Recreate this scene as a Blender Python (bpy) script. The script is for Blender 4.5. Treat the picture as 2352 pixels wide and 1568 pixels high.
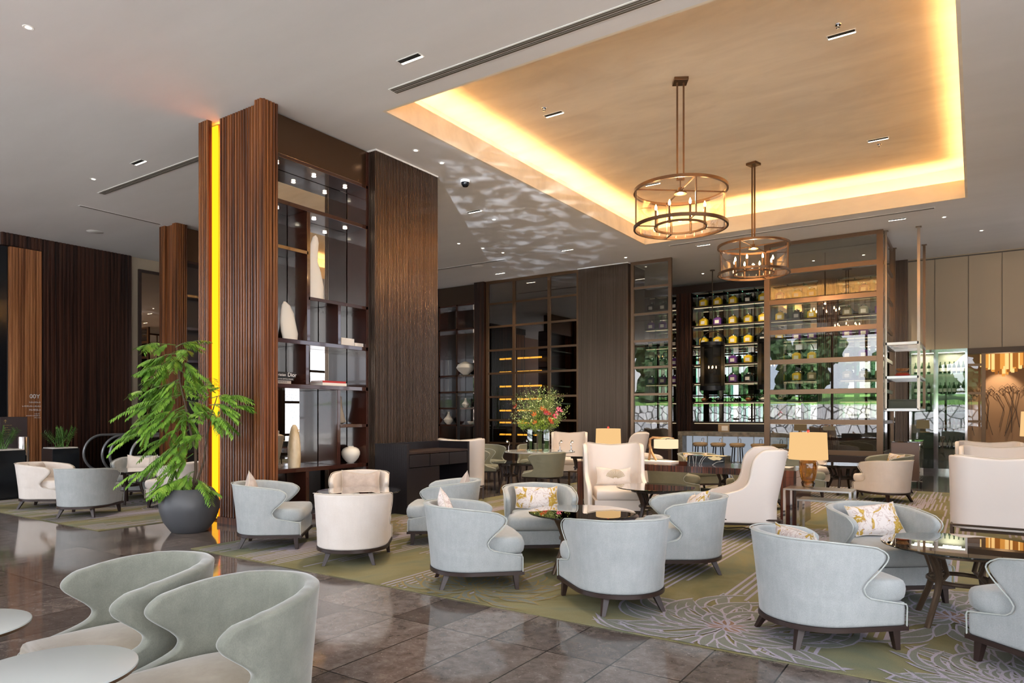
import bpy, bmesh, math, random
from mathutils import Vector, Matrix, noise
for o in list(bpy.data.objects): bpy.data.objects.remove(o, do_unlink=True)
SC = bpy.context.scene
COL = SC.collection
PI = math.pi
R_ = math.radians
rnd = random.Random(7)

# ------------------------------------------------------------------ camera, sky, exposure
cam_d = bpy.data.cameras.new('camera'); cam = bpy.data.objects.new('camera', cam_d); COL.objects.link(cam)
cam.location = (0, 0, 1.5); cam.rotation_euler = (R_(90), 0, R_(33.97))
cam_d.sensor_width = 36; cam_d.lens = 1582 / 2352 * 36
cam_d.shift_y = (951 - 784) / 2352
cam_d.clip_end = 300
SC.camera = cam
SC.view_settings.view_transform = 'Standard'; SC.view_settings.look = 'None'
SC.view_settings.exposure = 0.62; SC.view_settings.gamma = 1.0
SC.view_settings.use_curve_mapping = False

CZ = 5.6      # ceiling
RZ = 6.3      # recessed ceiling
SKY_STR = 3.6
W = bpy.data.worlds.new('sky'); SC.world = W; W.use_nodes = True
nt = W.node_tree; nt.nodes.clear()
out = nt.nodes.new('ShaderNodeOutputWorld'); bg = nt.nodes.new('ShaderNodeBackground')
tc = nt.nodes.new('ShaderNodeTexCoord'); nz = nt.nodes.new('ShaderNodeTexNoise'); nz.inputs['Scale'].default_value = 3.0; nz.inputs['Detail'].default_value = 5
cr = nt.nodes.new('ShaderNodeValToRGB')
cr.color_ramp.elements[0].position = .42; cr.color_ramp.elements[0].color = (.66, .76, .95, 1)
cr.color_ramp.elements[1].position = .60; cr.color_ramp.elements[1].color = (1.0, .97, .96, 1)
nt.links.new(tc.outputs['Generated'], nz.inputs['Vector']); nt.links.new(nz.outputs['Fac'], cr.inputs['Fac'])
nt.links.new(cr.outputs['Color'], bg.inputs['Color']); bg.inputs['Strength'].default_value = SKY_STR
nt.links.new(bg.outputs['Background'], out.inputs['Surface'])

sun_d = bpy.data.lights.new('sun', 'SUN'); sun = bpy.data.objects.new('sun', sun_d); COL.objects.link(sun)
sun_d.energy = 21.0; sun_d.color = (1, .97, .96); sun_d.angle = R_(1.5); sun.rotation_euler = (R_(-26), R_(8), 0)

# ------------------------------------------------------------------ materials
MATS = {}
class NB:
    def __init__(s, name):
        s.m = bpy.data.materials.new(name); s.m.use_nodes = True; s.t = s.m.node_tree; s.t.nodes.clear()
        s.o = s.t.nodes.new('ShaderNodeOutputMaterial')
        MATS[name] = s.m
    def n(s, typ, **kw):
        x = s.t.nodes.new('ShaderNode' + typ)
        for k, v in kw.items():
            if k.startswith('_'): setattr(x, k[1:], v)
            else:
                k2 = k.replace('__', ' ')
                x.inputs[k2].default_value = v
        return x
    def l(s, a, b): s.t.links.new(a, b)
    def coords(s, scale=(1, 1, 1), rot=(0, 0, 0), src='Object'):
        c = s.n('TexCoord'); mp = s.n('Mapping'); mp.inputs['Scale'].default_value = scale; mp.inputs['Rotation'].default_value = rot
        s.l(c.outputs[src], mp.inputs['Vector']); return mp.outputs['Vector']
    def noise(s, vec, scale=5, detail=3, rough=.5, dist=0):
        x = s.n('TexNoise', Scale=scale, Detail=detail, Roughness=rough, Distortion=dist); s.l(vec, x.inputs['Vector']); return x.outputs['Fac']
    def ramp(s, fac, stops, interp='LINEAR'):
        r = s.n('ValToRGB'); e = r.color_ramp.elements; r.color_ramp.interpolation = interp
        while len(e) < len(stops): e.new(.5)
        for q, (p, c) in zip(e, stops): q.position = p; q.color = (*c, 1)
        s.l(fac, r.inputs['Fac']); return r.outputs['Color']
    def bsdf(s, color=None, rough=.5, metal=0, **kw):
        b = s.n('BsdfPrincipled'); b.inputs['Roughness'].default_value = rough; b.inputs['Metallic'].default_value = metal
        if color is not None:
            if isinstance(color, (tuple, list)): b.inputs['Base Color'].default_value = (*color, 1)
            else: s.l(color, b.inputs['Base Color'])
        for k, v in kw.items(): b.inputs[k.replace('__', ' ')].default_value = v
        s.b = b; s.l(b.outputs['BSDF'], s.o.inputs['Surface']); return b
    def bump(s, h, strength=.3, dist=.01):
        b = s.n('Bump', Strength=strength, Distance=dist); s.l(h, b.inputs['Height']); s.l(b.outputs['Normal'], s.b.inputs['Normal'])
def simple(name, color, rough=.5, metal=0, **kw):
    x = NB(name); x.bsdf(color, rough, metal, **kw); return x.m
def emis(name, color, strength):
    x = NB(name); e = x.n('Emission', Strength=strength); e.inputs['Color'].default_value = (*color, 1); x.l(e.outputs['Emission'], x.o.inputs['Surface']); return x.m
def fabric(name, c1, c2, scale=14, weave=420, sheen=.3, wb=.35):
    x = NB(name); v = x.coords(); f = x.noise(v, scale, 4, .6)
    col = x.ramp(f, [(.25, c1), (.75, c2)])
    v2 = x.coords((weave, weave, weave * .35)); w = x.noise(v2, 1.0, 1, .5)
    st = x.noise(x.coords((34, 34, 5)), 1.0, 3, .6); ms = x.n('Mix', _data_type='RGBA', _blend_type='MULTIPLY'); ms.inputs[0].default_value = min(1, wb * 1.2); x.l(col, ms.inputs[6]); x.l(x.ramp(st, [(.3, (.84, .84, .84)), (.7, (1.08, 1.08, 1.08))]), ms.inputs[7]); col = ms.outputs[2]
    mx = x.n('Mix', _data_type='RGBA', _blend_type='MULTIPLY'); mx.inputs[0].default_value = wb
    x.l(col, mx.inputs[6]); wr = x.ramp(w, [(.35, (.62, .62, .62)), (.62, (1.15, 1.15, 1.15))]); x.l(wr, mx.inputs[7])
    x.bsdf(mx.outputs[2], .85, 0, Sheen__Weight=sheen, Sheen__Roughness=.4); x.bump(w, .15, .002)
    return x.m
def wood(name, dark, mid, light, rough=.35, sc=(38, 38, .5), spec=.5, coat=0.0, detail=3, rot=(0, 0, 0)):
    x = NB(name); v = x.coords(sc, rot); f = x.noise(v, 1.0, detail, .6)
    col = x.ramp(f, [(.36, dark), (.5, mid), (.66, light)])
    x.bsdf(col, rough, 0, Coat__Weight=coat, Coat__Roughness=.08); x.b.inputs['Specular IOR Level'].default_value = spec
    return x.m
def glass(name, tint=(1, 1, 1), gloss=1.0, ior=1.5, rough=0.0, base=0.0, gcol=(1, 1, 1)):
    """thin pane: transparent + mirror-like reflection by fresnel"""
    x = NB(name); tr = x.n('BsdfTransparent'); tr.inputs['Color'].default_value = (*tint, 1)
    gl = x.n('BsdfGlossy', Roughness=rough); gl.inputs['Color'].default_value = (*gcol, 1)
    fr = x.n('Fresnel', IOR=ior); ma = x.n('Math', _operation='MULTIPLY_ADD'); ma.inputs[1].default_value = gloss; ma.inputs[2].default_value = base; ma.use_clamp = True
    x.l(fr.outputs['Fac'], ma.inputs[0]); mx = x.n('MixShader'); x.l(ma.outputs[0], mx.inputs['Fac']); x.l(tr.outputs[0], mx.inputs[1]); x.l(gl.outputs[0], mx.inputs[2])
    x.l(mx.outputs[0], x.o.inputs['Surface']); return x.m

M = MATS
fabric('blue_fabric', (.37, .395, .39), (.45, .47, .465), 9, 420, sheen=.3, wb=.3)
fabric('cream_fabric', (.74, .66, .59), (.80, .73, .67), 6, sheen=.25, wb=.12)
fabric('sage_velvet', (.165, .172, .138), (.235, .24, .195), 9, 400, sheen=.6, wb=.3)
fabric('sage_leather', (.21, .21, .15), (.25, .25, .185), 6, 500, sheen=.1, wb=.05)
fabric('velvet_tan', (.25, .20, .13), (.42, .37, .29), 4, 500, sheen=.5, wb=.2)
simple('cream_leather', (.76, .69, .64), .42)
simple('piping_pale', (.50, .53, .50), .7)
simple('piping_cream', (.62, .56, .48), .6)
simple('espresso', (.030, .015, .011), .38)
simple('bronze', (.16, .095, .055), .32, .85)
simple('bronze_dark', (.075, .05, .035), .36, .75)
simple('bronze_frame', (.21, .135, .09), .28, .95)
simple('chrome', (.75, .76, .78), .08, 1)
simple('steel', (.60, .60, .60), .28, 1)
simple('black_metal', (.02, .02, .022), .35, .4)
simple('black_gloss', (.008, .010, .013), .12)
simple('desk_black', (.014, .011, .013), .30)
simple('mirror', (.62, .62, .60), .0, 1)
simple('mirror_warm', (.55, .43, .34), .0, 1)
simple('white', (.82, .80, .77), .5)
simple('sculpture_white', (.84, .79, .69), .55)
simple('paper', (.80, .76, .70), .6)
simple('charcoal_pot', (.085, .088, .095), .42)
simple('soil', (.02, .014, .01), .95)
simple('pebbles', (.55, .53, .5), .8)
simple('grey_lacquer', (.15, .105, .095), .35)
simple('red_book', (.45, .03, .03), .45)
simple('black_book', (.012, .012, .014), .4)
simple('grey_book', (.42, .37, .33), .6)
simple('dark_sign', (.045, .03, .03), .4)
simple('white_ink', (.85, .85, .85), .6)
simple('tan_leather', (.42, .29, .16), .4)
simple('grey_band', (.20, .19, .17), .5)
simple('gold_thread', (.34, .25, .08), .55)
simple('beige_wall', (.42, .34, .25), .75)
simple('joint', (.10, .08, .06), .7)
simple('black_hole', (.01, .01, .01), .8)
simple('cream_wall', (.62, .52, .38), .8)
simple('leaf_yellow', (.27, .40, .035), .5)
simple('stem_green', (.12, .22, .05), .5)
simple('bark', (.12, .08, .05), .8)
simple('red_petal', (.65, .06, .05), .5); simple('orange_petal', (.75, .22, .05), .5); simple('pink_petal', (.75, .15, .25), .5)
simple('handrail', (.35, .37, .38), .3, .6)
simple('stone_white', (.46, .49, .47), .3)
simple('tin_yellow', (.75, .50, .02), .3); simple('tin_black', (.012, .014, .016), .25); simple('tin_purple', (.14, .045, .24), .25); simple('tin_grey', (.28, .25, .16), .3)
simple('terracotta', (.38, .14, .05), .45)
emis('warm_shade', (1.0, .62, .27), .62)
emis('warm_shade_pale', (1.0, .74, .46), .75)
emis('cove_led', (1.0, .61, .24), 31.0)
emis('strip_yellow', (1.0, .48, .05), 11.0)
emis('bulb', (1.0, .62, .28), 60.0)
emis('downlight', (1.0, .90, .72), 7.0)
emis('cool_bulb', (1, .97, .92), 60.0)
emis('amber_led', (1.0, .47, .012), 1.3)
emis('bar_glow', (.72, .80, .92), .28)
emis('added_jar_strip', (1.0, .80, .50), .6)
emis('amber_glass', (1.0, .42, .08), .60); emis('amber_glass_dim', (.9, .30, .06), .30); emis('amber_glass_pale', (1.0, .60, .22), .85)
glass('pane', (.93, .95, .93), 1.3, 1.5)
glass('pane_dark', (.34, .32, .29), 3.0, 1.5, 0, .09)
glass('pane_screen', (.80, .80, .76), 1.35, 1.5, 0, .02)
glass('pane_amber', (1.0, .95, .90), .45, 1.45)
glass('shelf_glass', (.72, .90, .82), 1.3, 1.5)
glass('table_glass', (.16, .20, .16), 1.5, 1.5, 0, .03)
glass('vase_glass', (.90, .94, .93), 1.6, 1.5)
glass('mesh_gauze', (.17, .16, .15), .6, 1.4, .5)
glass('balustrade_glass', (.45, .50, .48), 1.3, 1.5)
wood('macassar', (.040, .011, .004), (.16, .050, .015), (.32, .115, .034), .30, (34, 34, .35), coat=.15)
wood('macassar_dark', (.012, .006, .005), (.045, .018, .012), (.085, .032, .018), .33, (22, 22, .3), coat=.1)
wood('lit_copper_wood', (.16, .055, .022), (.33, .13, .05), (.48, .21, .09), .30, (14, 14, .3), coat=.3)  # copper wood, its orange raised for the lamplight falling on the panel
wood('bronze_ribs', (.13, .095, .075), (.155, .112, .088), (.19, .135, .105), .30, (28, 28, .2)); M['bronze_ribs'].node_tree.nodes['Principled BSDF'].inputs['Metallic'].default_value = .9
wood('table_wood', (.015, .005, .004), (.07, .018, .012), (.16, .045, .025), .14, (50, 1, .5), coat=.6)
simple('shelf_wood', (.045, .014, .009), .14, Coat__Weight=.5)
wood('walnut', (.05, .028, .018), (.075, .042, .026), (.10, .058, .036), .4, (10, 10, .8))
wood('branch_wood', (.22, .11, .04), (.36, .19, .08), (.48, .28, .13), .6, (8, 8, 8))
wood('marble_cream', (.50, .38, .22), (.66, .53, .34), (.74, .64, .46), .3, (5, 5, 3))
wood('counter_stone', (.13, .11, .085), (.20, .17, .13), (.28, .24, .19), .3, (9, 9, 9), detail=6)
simple('bronze_panel', (.13, .075, .045), .18, .85)
# amber glass of the lamp base
x = NB('amber_base'); b = x.bsdf((.42, .17, .02), .03, 0, Transmission__Weight=.75); b.inputs['Coat Weight'].default_value = 1
# painted ceiling
x = NB('ceiling_paint'); v = x.coords((.25, .9, 1)); f = x.noise(v, 1.5, 5, .55)
x.bsdf(x.ramp(f, [(.3, (.66, .63, .61)), (.7, (.72, .69, .67))]), .9)
x = NB('recess_paint'); v = x.coords((.45, 1.3, 1)); f = x.noise(v, 1.6, 6, .6, .6)
x.bsdf(x.ramp(f, [(.3, (.66, .56, .43)), (.7, (.80, .70, .55))]), .8)
# polished stone floor
x = NB('floor_stone')
v = x.coords((1, 1, 1)); sep = x.n('SeparateXYZ'); x.l(v, sep.inputs[0])
def frac_line(axis, pitch, off, w):
    a = x.n('Math', _operation='ADD'); a.inputs[1].default_value = off; x.l(sep.outputs[axis], a.inputs[0])
    d = x.n('Math', _operation='DIVIDE'); d.inputs[1].default_value = pitch; x.l(a.outputs[0], d.inputs[0])
    fl = x.n('Math', _operation='FLOOR'); x.l(d.outputs[0], fl.inputs[0])
    fr = x.n('Math', _operation='FRACT'); x.l(d.outputs[0], fr.inputs[0])
    lt = x.n('Math', _operation='LESS_THAN'); lt.inputs[1].default_value = w / pitch; x.l(fr.outputs[0], lt.inputs[0])
    return lt.outputs[0], fl.outputs[0]
l1, c1 = frac_line('X', .44, 1.38 + 44 * .44, .009); l2, c2 = frac_line('Y', 1.0, -3.735 + 40, .009)
mxl = x.n('Math', _operation='MAXIMUM'); x.l(l1, mxl.inputs[0]); x.l(l2, mxl.inputs[1])
cmb = x.n('CombineXYZ'); x.l(c1, cmb.inputs[0]); x.l(c2, cmb.inputs[1])
wn = x.n('TexWhiteNoise'); x.l(cmb.outputs[0], wn.inputs['Vector'])
addv = x.n('VectorMath', _operation='MULTIPLY_ADD'); addv.inputs[1].default_value = (1, 1, 1); x.l(v, addv.inputs[0])
sc_ = x.n('VectorMath', _operation='SCALE'); sc_.inputs['Scale'].default_value = 20; x.l(wn.outputs['Color'], sc_.inputs[0]); x.l(sc_.outputs[0], addv.inputs[2])
f1 = x.noise(addv.outputs[0], 11.0, 9, .72, .4)
base = x.ramp(f1, [(.32, (.075, .062, .054)), (.5, (.135, .114, .10)), (.68, (.20, .175, .155))])
f2 = x.noise(addv.outputs[0], 60, 2, .5)
speck = x.ramp(f2, [(.66, (0, 0, 0)), (.72, (.22, .20, .18))])
ad = x.n('Mix', _data_type='RGBA', _blend_type='ADD'); ad.inputs[0].default_value = .6; x.l(base, ad.inputs[6]); x.l(speck, ad.inputs[7])
tn = x.n('Mix', _data_type='RGBA', _blend_type='MULTIPLY'); tn.inputs[0].default_value = 1; x.l(ad.outputs[2], tn.inputs[6])
tv = x.ramp(wn.outputs['Value'], [(0, (.72, .70, .70)), (1, (1.25, 1.22, 1.22))]); x.l(tv, tn.inputs[7])
jl = x.n('Mix', _data_type='RGBA'); x.l(mxl.outputs[0], jl.inputs[0]); x.l(tn.outputs[2], jl.inputs[6]); jl.inputs[7].default_value = (.015, .013, .012, 1)
x.bsdf(jl.outputs[2], .10); x.b.inputs['Specular IOR Level'].default_value = .75
fr_ = x.noise(addv.outputs[0], 9, 5, .6); rr = x.n('MapRange'); rr.inputs[3].default_value = .045; rr.inputs[4].default_value = .11; x.l(fr_, rr.inputs[0]); x.l(rr.outputs[0], x.b.inputs['Roughness'])
# carpet
x = NB('carpet_green'); v = x.coords(); f = x.noise(v, .9, 5, .55, .7)
col = x.ramp(f, [(.30, (.10, .105, .045)), (.43, (.18, .155, .06)), (.52, (.215, .195, .095)), (.62, (.15, .165, .10)), (.74, (.23, .17, .07))])
g = x.noise(v, 350, 1, .5); mx = x.n('Mix', _data_type='RGBA', _blend_type='MULTIPLY'); mx.inputs[0].default_value = .5; x.l(col, mx.inputs[6]); x.l(x.ramp(g, [(.3, (.6, .6, .6)), (.7, (1.3, 1.3, 1.3))]), mx.inputs[7])
x.bsdf(mx.outputs[2], .95); x.bump(g, .4, .004)
def carpet_ink(nm, a, b_):
    y = NB(nm); v = y.coords(); g = y.noise(v, 220, 2, .6); y.bsdf(y.ramp(g, [(.35, a), (.65, b_)]), .95)
carpet_ink('carpet_lilac', (.27, .24, .285), (.43, .39, .46)); carpet_ink('carpet_teal', (.14, .15, .115), (.20, .205, .165))
carpet_ink('carpet_gold', (.22, .16, .05), (.28, .21, .08)); carpet_ink('carpet_rust', (.20, .12, .075), (.27, .16, .10))
# pillow print
x = NB('pillow_print'); v = x.coords((1, 1, 1)); f = x.noise(v, 6, 4, .6, 1.2)
c0 = x.ramp(f, [(.545, (.74, .67, .63)), (.57, (.48, .29, .035)), (.66, (.58, .40, .08)), (.68, (.74, .67, .62))])
f2 = x.noise(v, 11, 3, .5, 1.5); c1_ = x.ramp(f2, [(.47, (1, 1, 1)), (.49, (.72, .62, .60)), (.51, (.72, .60, .58)), (.53, (1, 1, 1))])
mx = x.n('Mix', _data_type='RGBA', _blend_type='MULTIPLY'); mx.inputs[0].default_value = .9; x.l(c0, mx.inputs[6]); x.l(c1_, mx.inputs[7]); x.bsdf(mx.outputs[2], .8)
fabric('pillow_satin', (.42, .34, .29), (.60, .51, .45), 9, 300, wb=.1)
fabric('pillow_cream', (.66, .58, .52), (.74, .67, .61), 9, 300, wb=.1)
# leaves
x = NB('leaf_bright'); v = x.coords(); f = x.noise(v, 7, 3, .6); x.bsdf(x.ramp(f, [(.3, (.07, .20, .02)), (.55, (.19, .38, .04)), (.75, (.36, .54, .08))]), .45); x.b.inputs['Subsurface Weight'].default_value = 0
x = NB('leaf_dark'); v = x.coords(); f = x.noise(v, 9, 3, .6); x.bsdf(x.ramp(f, [(.3, (.02, .07, .012)), (.7, (.09, .20, .03))]), .4)
x = NB('leaf_mixed'); v = x.coords(); f = x.noise(v, 14, 3, .7); x.bsdf(x.ramp(f, [(.3, (.08, .13, .03)), (.5, (.30, .36, .11)), (.68, (.55, .58, .32))]), .5)
x = NB('grass'); v = x.coords(); f = x.noise(v, 3, 4, .6); x.bsdf(x.ramp(f, [(.3, (.03, .09, .015)), (.7, (.10, .22, .035))]), .9)
x = NB('foliage_out'); v = x.coords(); f = x.noise(v, 4, 5, .7); x.bsdf(x.ramp(f, [(.35, (.006, .02, .006)), (.6, (.035, .08, .02)), (.75, (.11, .19, .05))]), .8)
# rubble wall
x = NB('rubble'); v = x.coords((1, 1, 1)); vo = x.n('TexVoronoi', _feature='DISTANCE_TO_EDGE', Scale=1.6); x.l(v, vo.inputs['Vector']); vc = x.n('TexVoronoi', Scale=1.6); x.l(v, vc.inputs['Vector'])
c0 = x.ramp(vo.outputs['Distance'], [(.02, (.05, .05, .05)), (.07, (.5, .5, .52))]); bw = x.n('RGBToBW'); x.l(vc.outputs['Color'], bw.inputs[0]); c1_ = x.ramp(bw.outputs[0], [(0, (.5, .52, .55)), (1, (1, 1, 1))])
mx = x.n('Mix', _data_type='RGBA', _blend_type='MULTIPLY'); mx.inputs[0].default_value = 1; x.l(c0, mx.inputs[6]); x.l(c1_, mx.inputs[7]); x.bsdf(mx.outputs[2], .9)
x = NB('terrazzo_out'); v = x.coords(); vo = x.n('TexVoronoi', Scale=9); x.l(v, vo.inputs['Vector']); x.bsdf(x.ramp(vo.outputs['Distance'], [(.2, (.45, .47, .5)), (.4, (.72, .72, .74))]), .8)

# ------------------------------------------------------------------ mesh helper
class MB:
    def __init__(s): s.v = []; s.f = []; s.mi = []; s.T = None; s.m = 0
    def add(s, vs, fs, m=None):
        o = len(s.v); T = s.T
        s.v += [tuple(T @ Vector(p)) if T else tuple(p) for p in vs]
        m = s.m if m is None else m
        for f in fs: s.f.append([o + i for i in f]); s.mi.append(m)
        return s
    def box(s, x0, x1, y0, y1, z0, z1, m=None):
        return s.add([(x0, y0, z0), (x1, y0, z0), (x1, y1, z0), (x0, y1, z0), (x0, y0, z1), (x1, y0, z1), (x1, y1, z1), (x0, y1, z1)],
                     [(0, 3, 2, 1), (4, 5, 6, 7), (0, 1, 5, 4), (1, 2, 6, 5), (2, 3, 7, 6), (3, 0, 4, 7)], m)
    def tube(s, pts, r, n=8, m=None, cap=True, closed=False, sq=1):
        pts = [Vector(p) for p in pts]; k = len(pts); rr = r if isinstance(r, (list, tuple)) else [r] * k
        vs = []; fs = []
        up = Vector((0, 0, 1))
        prev = None
        for i, p in enumerate(pts):
            if closed: t = pts[(i + 1) % k] - pts[i - 1]
            else: t = pts[min(i + 1, k - 1)] - pts[max(i - 1, 0)]
            t.normalize()
            if prev is None:
                a = t.cross(up)
                if a.length < .05: a = t.cross(Vector((1, 0, 0)))
            else:
                a = prev - t * prev.dot(t)
                if a.length < 1e-4: a = t.cross(up)
            a.normalize(); b = t.cross(a); prev = a
            for j in range(n):
                th = 2 * PI * (j + .5) / n
                vs.append(p + (a * math.cos(th) + b * math.sin(th) * sq) * rr[i])
        kk = k if closed else k - 1
        for i in range(kk):
            i2 = (i + 1) % k
            for j in range(n):
                j2 = (j + 1) % n; fs.append((i * n + j, i * n + j2, i2 * n + j2, i2 * n + j))
        if cap and not closed:
            fs.append(tuple(range(n - 1, -1, -1))); fs.append(tuple((k - 1) * n + j for j in range(n)))
        return s.add(vs, fs, m)
    def cyl(s, x, y, z0, z1, r0, r1=None, n=24, m=None):
        return s.tube([(x, y, z0), (x, y, z1)], [r0, r0 if r1 is None else r1], n, m)
    def lathe(s, prof, c=(0, 0, 0), n=32, m=None, cap0=True, cap1=True, sx=1, sy=1):
        vs = []; fs = []; k = len(prof)
        for (r, z) in prof:
            for j in range(n):
                th = 2 * PI * j / n; vs.append((c[0] + r * math.cos(th) * sx, c[1] + r * math.sin(th) * sy, c[2] + z))
        for i in range(k - 1):
            for j in range(n):
                j2 = (j + 1) % n; fs.append((i * n + j, i * n + j2, (i + 1) * n + j2, (i + 1) * n + j))
        if cap0 and prof[0][0] > 1e-4: fs.append(tuple(range(n - 1, -1, -1)))
        if cap1 and prof[-1][0] > 1e-4: fs.append(tuple((k - 1) * n + j for j in range(n)))
        return s.add(vs, fs, m)
    def rings(s, rings, m=None, cap=True):
        n = len(rings[0]); vs = [p for r in rings for p in r]; fs = []
        for i in range(len(rings) - 1):
            for j in range(n):
                j2 = (j + 1) % n; fs.append((i * n + j, i * n + j2, (i + 1) * n + j2, (i + 1) * n + j))
        if cap: fs.append(tuple(range(n - 1, -1, -1))); fs.append(tuple((len(rings) - 1) * n + j for j in range(n)))
        return s.add(vs, fs, m)
    def prism(s, poly, z0, z1, m=None):
        return s.rings([[(p[0], p[1], z0) for p in poly], [(p[0], p[1], z1) for p in poly]], m)
    def grid(s, rows, m=None, flip=False):
        n = len(rows[0]); vs = [p for r in rows for p in r]; fs = []
        for i in range(len(rows) - 1):
            for j in range(n - 1):
                q = (i * n + j, i * n + j + 1, (i + 1) * n + j + 1, (i + 1) * n + j); fs.append(q[::-1] if flip else q)
        return s.add(vs, fs, m)
    def ribs(s, p0, p1, z0, z1, pitch, depth, nrm, m=None, groove=.22):
        """a ribbed board from p0 to p1 (x,y), ribs standing out along nrm"""
        p0 = Vector(p0); p1 = Vector(p1); L = (p1 - p0).length; t = (p1 - p0) / L; nv = Vector(nrm); k = max(1, round(L / pitch)); w = L / k
        prof = []
        for i in range(k):
            a = i * w
            for (u, d) in ((0, 0), (groove * .5, 0), (groove * .5 + .08, .8), (.5, 1), (1 - groove * .5 - .08, .8), (1 - groove * .5, 0)):
                prof.append(p0 + t * (a + u * w) + nv * depth * d)
        prof.append(p1)
        rows = [[(q.x, q.y, z0) for q in prof], [(q.x, q.y, z1) for q in prof]]
        return s.grid(rows, m)
    def build(s, name, mats, parent=None, smooth=35, kind=None, bevel=0):
        me = bpy.data.meshes.new(name); me.from_pydata(s.v, [], s.f); me.update()
        if not isinstance(mats, (list, tuple)): mats = [mats]
        for q in mats: me.materials.append(M[q] if isinstance(q, str) else q)
        if len(mats) > 1: me.polygons.foreach_set('material_index', s.mi)
        bm = bmesh.new(); bm.from_mesh(me); bmesh.ops.recalc_face_normals(bm, faces=bm.faces)
        if bevel:
            es = [e for e in bm.edges if len(e.link_faces) == 2 and e.calc_face_angle(0) > .6]
            bmesh.ops.bevel(bm, geom=es, offset=bevel, segments=2, affect='EDGES', profile=.6)
        bm.to_mesh(me); bm.free()
        if smooth:
            me.polygons.foreach_set('use_smooth', [True] * len(me.polygons)); me.set_sharp_from_angle(angle=R_(smooth))
        o = bpy.data.objects.new(name, me); COL.objects.link(o)
        if parent: o.parent = parent
        if kind: o['kind'] = kind
        return o
def thing(name, label, cat, loc=(0, 0, 0), rz=0, group=None):
    o = bpy.data.objects.new(name, None); COL.objects.link(o); o.empty_display_size = .1
    o.location = loc; o.rotation_euler = (0, 0, R_(rz)); tag(o, label, cat, group); return o
def tag(o, label, cat, group=None):
    o['label'] = label; o['category'] = cat
    if group: o['group'] = group
    return o
KIDS = {}
def copytree(o, parent=None):
    c = o.copy(); COL.objects.link(c); c.parent = parent
    for ch in o.children: copytree(ch, c)
    return c
def dup(root, loc, rz, label, group=None):
    r = copytree(root); r.location = loc; r.rotation_euler = (0, 0, R_(rz)); r['label'] = label
    if group: r['group'] = group
    return r
class Proto:
    """first call moves the thing itself, later calls copy it"""
    def __init__(s, root): s.r = root; s.used = False
    def put(s, loc, rz, label, group=None):
        if not s.used:
            s.used = True; s.r.location = loc; s.r.rotation_euler = (0, 0, R_(rz)); s.r['label'] = label
            if group: s.r['group'] = group
            return s.r
        return dup(s.r, loc, rz, label, group)
def struct(mb, name, mats, parent=None, **kw):
    o = mb.build(name, mats, parent, **kw)
    if parent is None: o['kind'] = 'structure'
    return o
def bake(o, mods):
    """apply modifiers into the mesh once, so copies share plain data"""
    for (t, kw) in mods:
        md = o.modifiers.new(t, t)
        for k, v in kw.items(): setattr(md, k, v)
    dg = bpy.context.evaluated_depsgraph_get(); dg.update()
    me = bpy.data.meshes.new_from_object(o.evaluated_get(dg)); o.modifiers.clear(); o.data = me; return o
def lamp(name, typ, parent, loc, power, color=(1, .7, .4), size=.1, rot=(0, 0, 0), **kw):
    d = bpy.data.lights.new(name, typ); d.energy = power; d.color = color
    if typ in ('POINT', 'SPOT'): d.shadow_soft_size = size
    if typ == 'AREA': d.size = size
    for k, v in kw.items(): setattr(d, k, v)
    o = bpy.data.objects.new(name, d); COL.objects.link(o); o.location = loc; o.rotation_euler = rot
    if parent: o.parent = parent
    return o
def lerp_tab(tab, x):
    if x <= tab[0][0]: return tab[0][1]
    for (a, b), (c, d) in zip(tab, tab[1:]):
        if x <= c: return b + (d - b) * (x - a) / (c - a)
    return tab[-1][1]
# ================================================================== large structure
mb = MB(); mb.box(-30, 9, -4.0, 30, -.12, 0); struct(mb, 'floor', 'floor_stone', smooth=0)
HX0, HX1, HY0, HY1 = -6.63, -.17, 6.79, 15.60
mb = MB(); LD = .42
mb.box(-30, HX0 - .04, -3.6, 26, CZ, CZ + .2); mb.box(HX1 + .04, 6, -3.6, 21.4, CZ, CZ + .2)
mb.box(HX0 - .04, HX1 + .04, -3.6, HY0 - .04, CZ, CZ + .2); mb.box(HX0 - .04, HX1 + .04, HY1 + .04, 21.6, CZ, CZ + .2)
struct(mb, 'ceiling', 'ceiling_paint', smooth=0)
mb = MB()   # upstand band round the recess, cove walls and the raised ceiling
t = .04
for (a, b, c, d) in ((HX0 - t, HX0, HY0 - t, HY1 + t), (HX1, HX1 + t, HY0 - t, HY1 + t), (HX0, HX1, HY0 - t, HY0), (HX0, HX1, HY1, HY1 + t)): mb.box(a, b, c, d, CZ, CZ + .34)
mb.box(HX0 - LD - .05, HX0 - LD, HY0 - LD, HY1 + LD, CZ + .2, RZ); mb.box(HX1 + LD, HX1 + LD + .05, HY0 - LD, HY1 + LD, CZ + .2, RZ)
mb.box(HX0 - LD, HX1 + LD, HY0 - LD - .05, HY0 - LD, CZ + .2, RZ); mb.box(HX0 - LD, HX1 + LD, HY1 + LD, HY1 + LD + .05, CZ + .2, RZ)
mb.box(HX0 - LD - .05, HX1 + LD + .05, HY0 - LD - .05, HY1 + LD + .05, RZ, RZ + .1)
struct(mb, 'ceiling_recess', 'recess_paint', smooth=0)
for (a, b, c, d) in ((HX0 - .16, HX0 - .10, HY0 - .1, HY1 + .1), (HX1 + .10, HX1 + .16, HY0 - .1, HY1 + .1), (HX0 - .1, HX1 + .1, HY0 - .16, HY0 - .10), (HX0 - .1, HX1 + .1, HY1 + .10, HY1 + .16)):
    struct(MB().box(a, b, c, d, CZ + .21, CZ + .24), 'trim_cove_light', 'cove_led', smooth=0)

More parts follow.
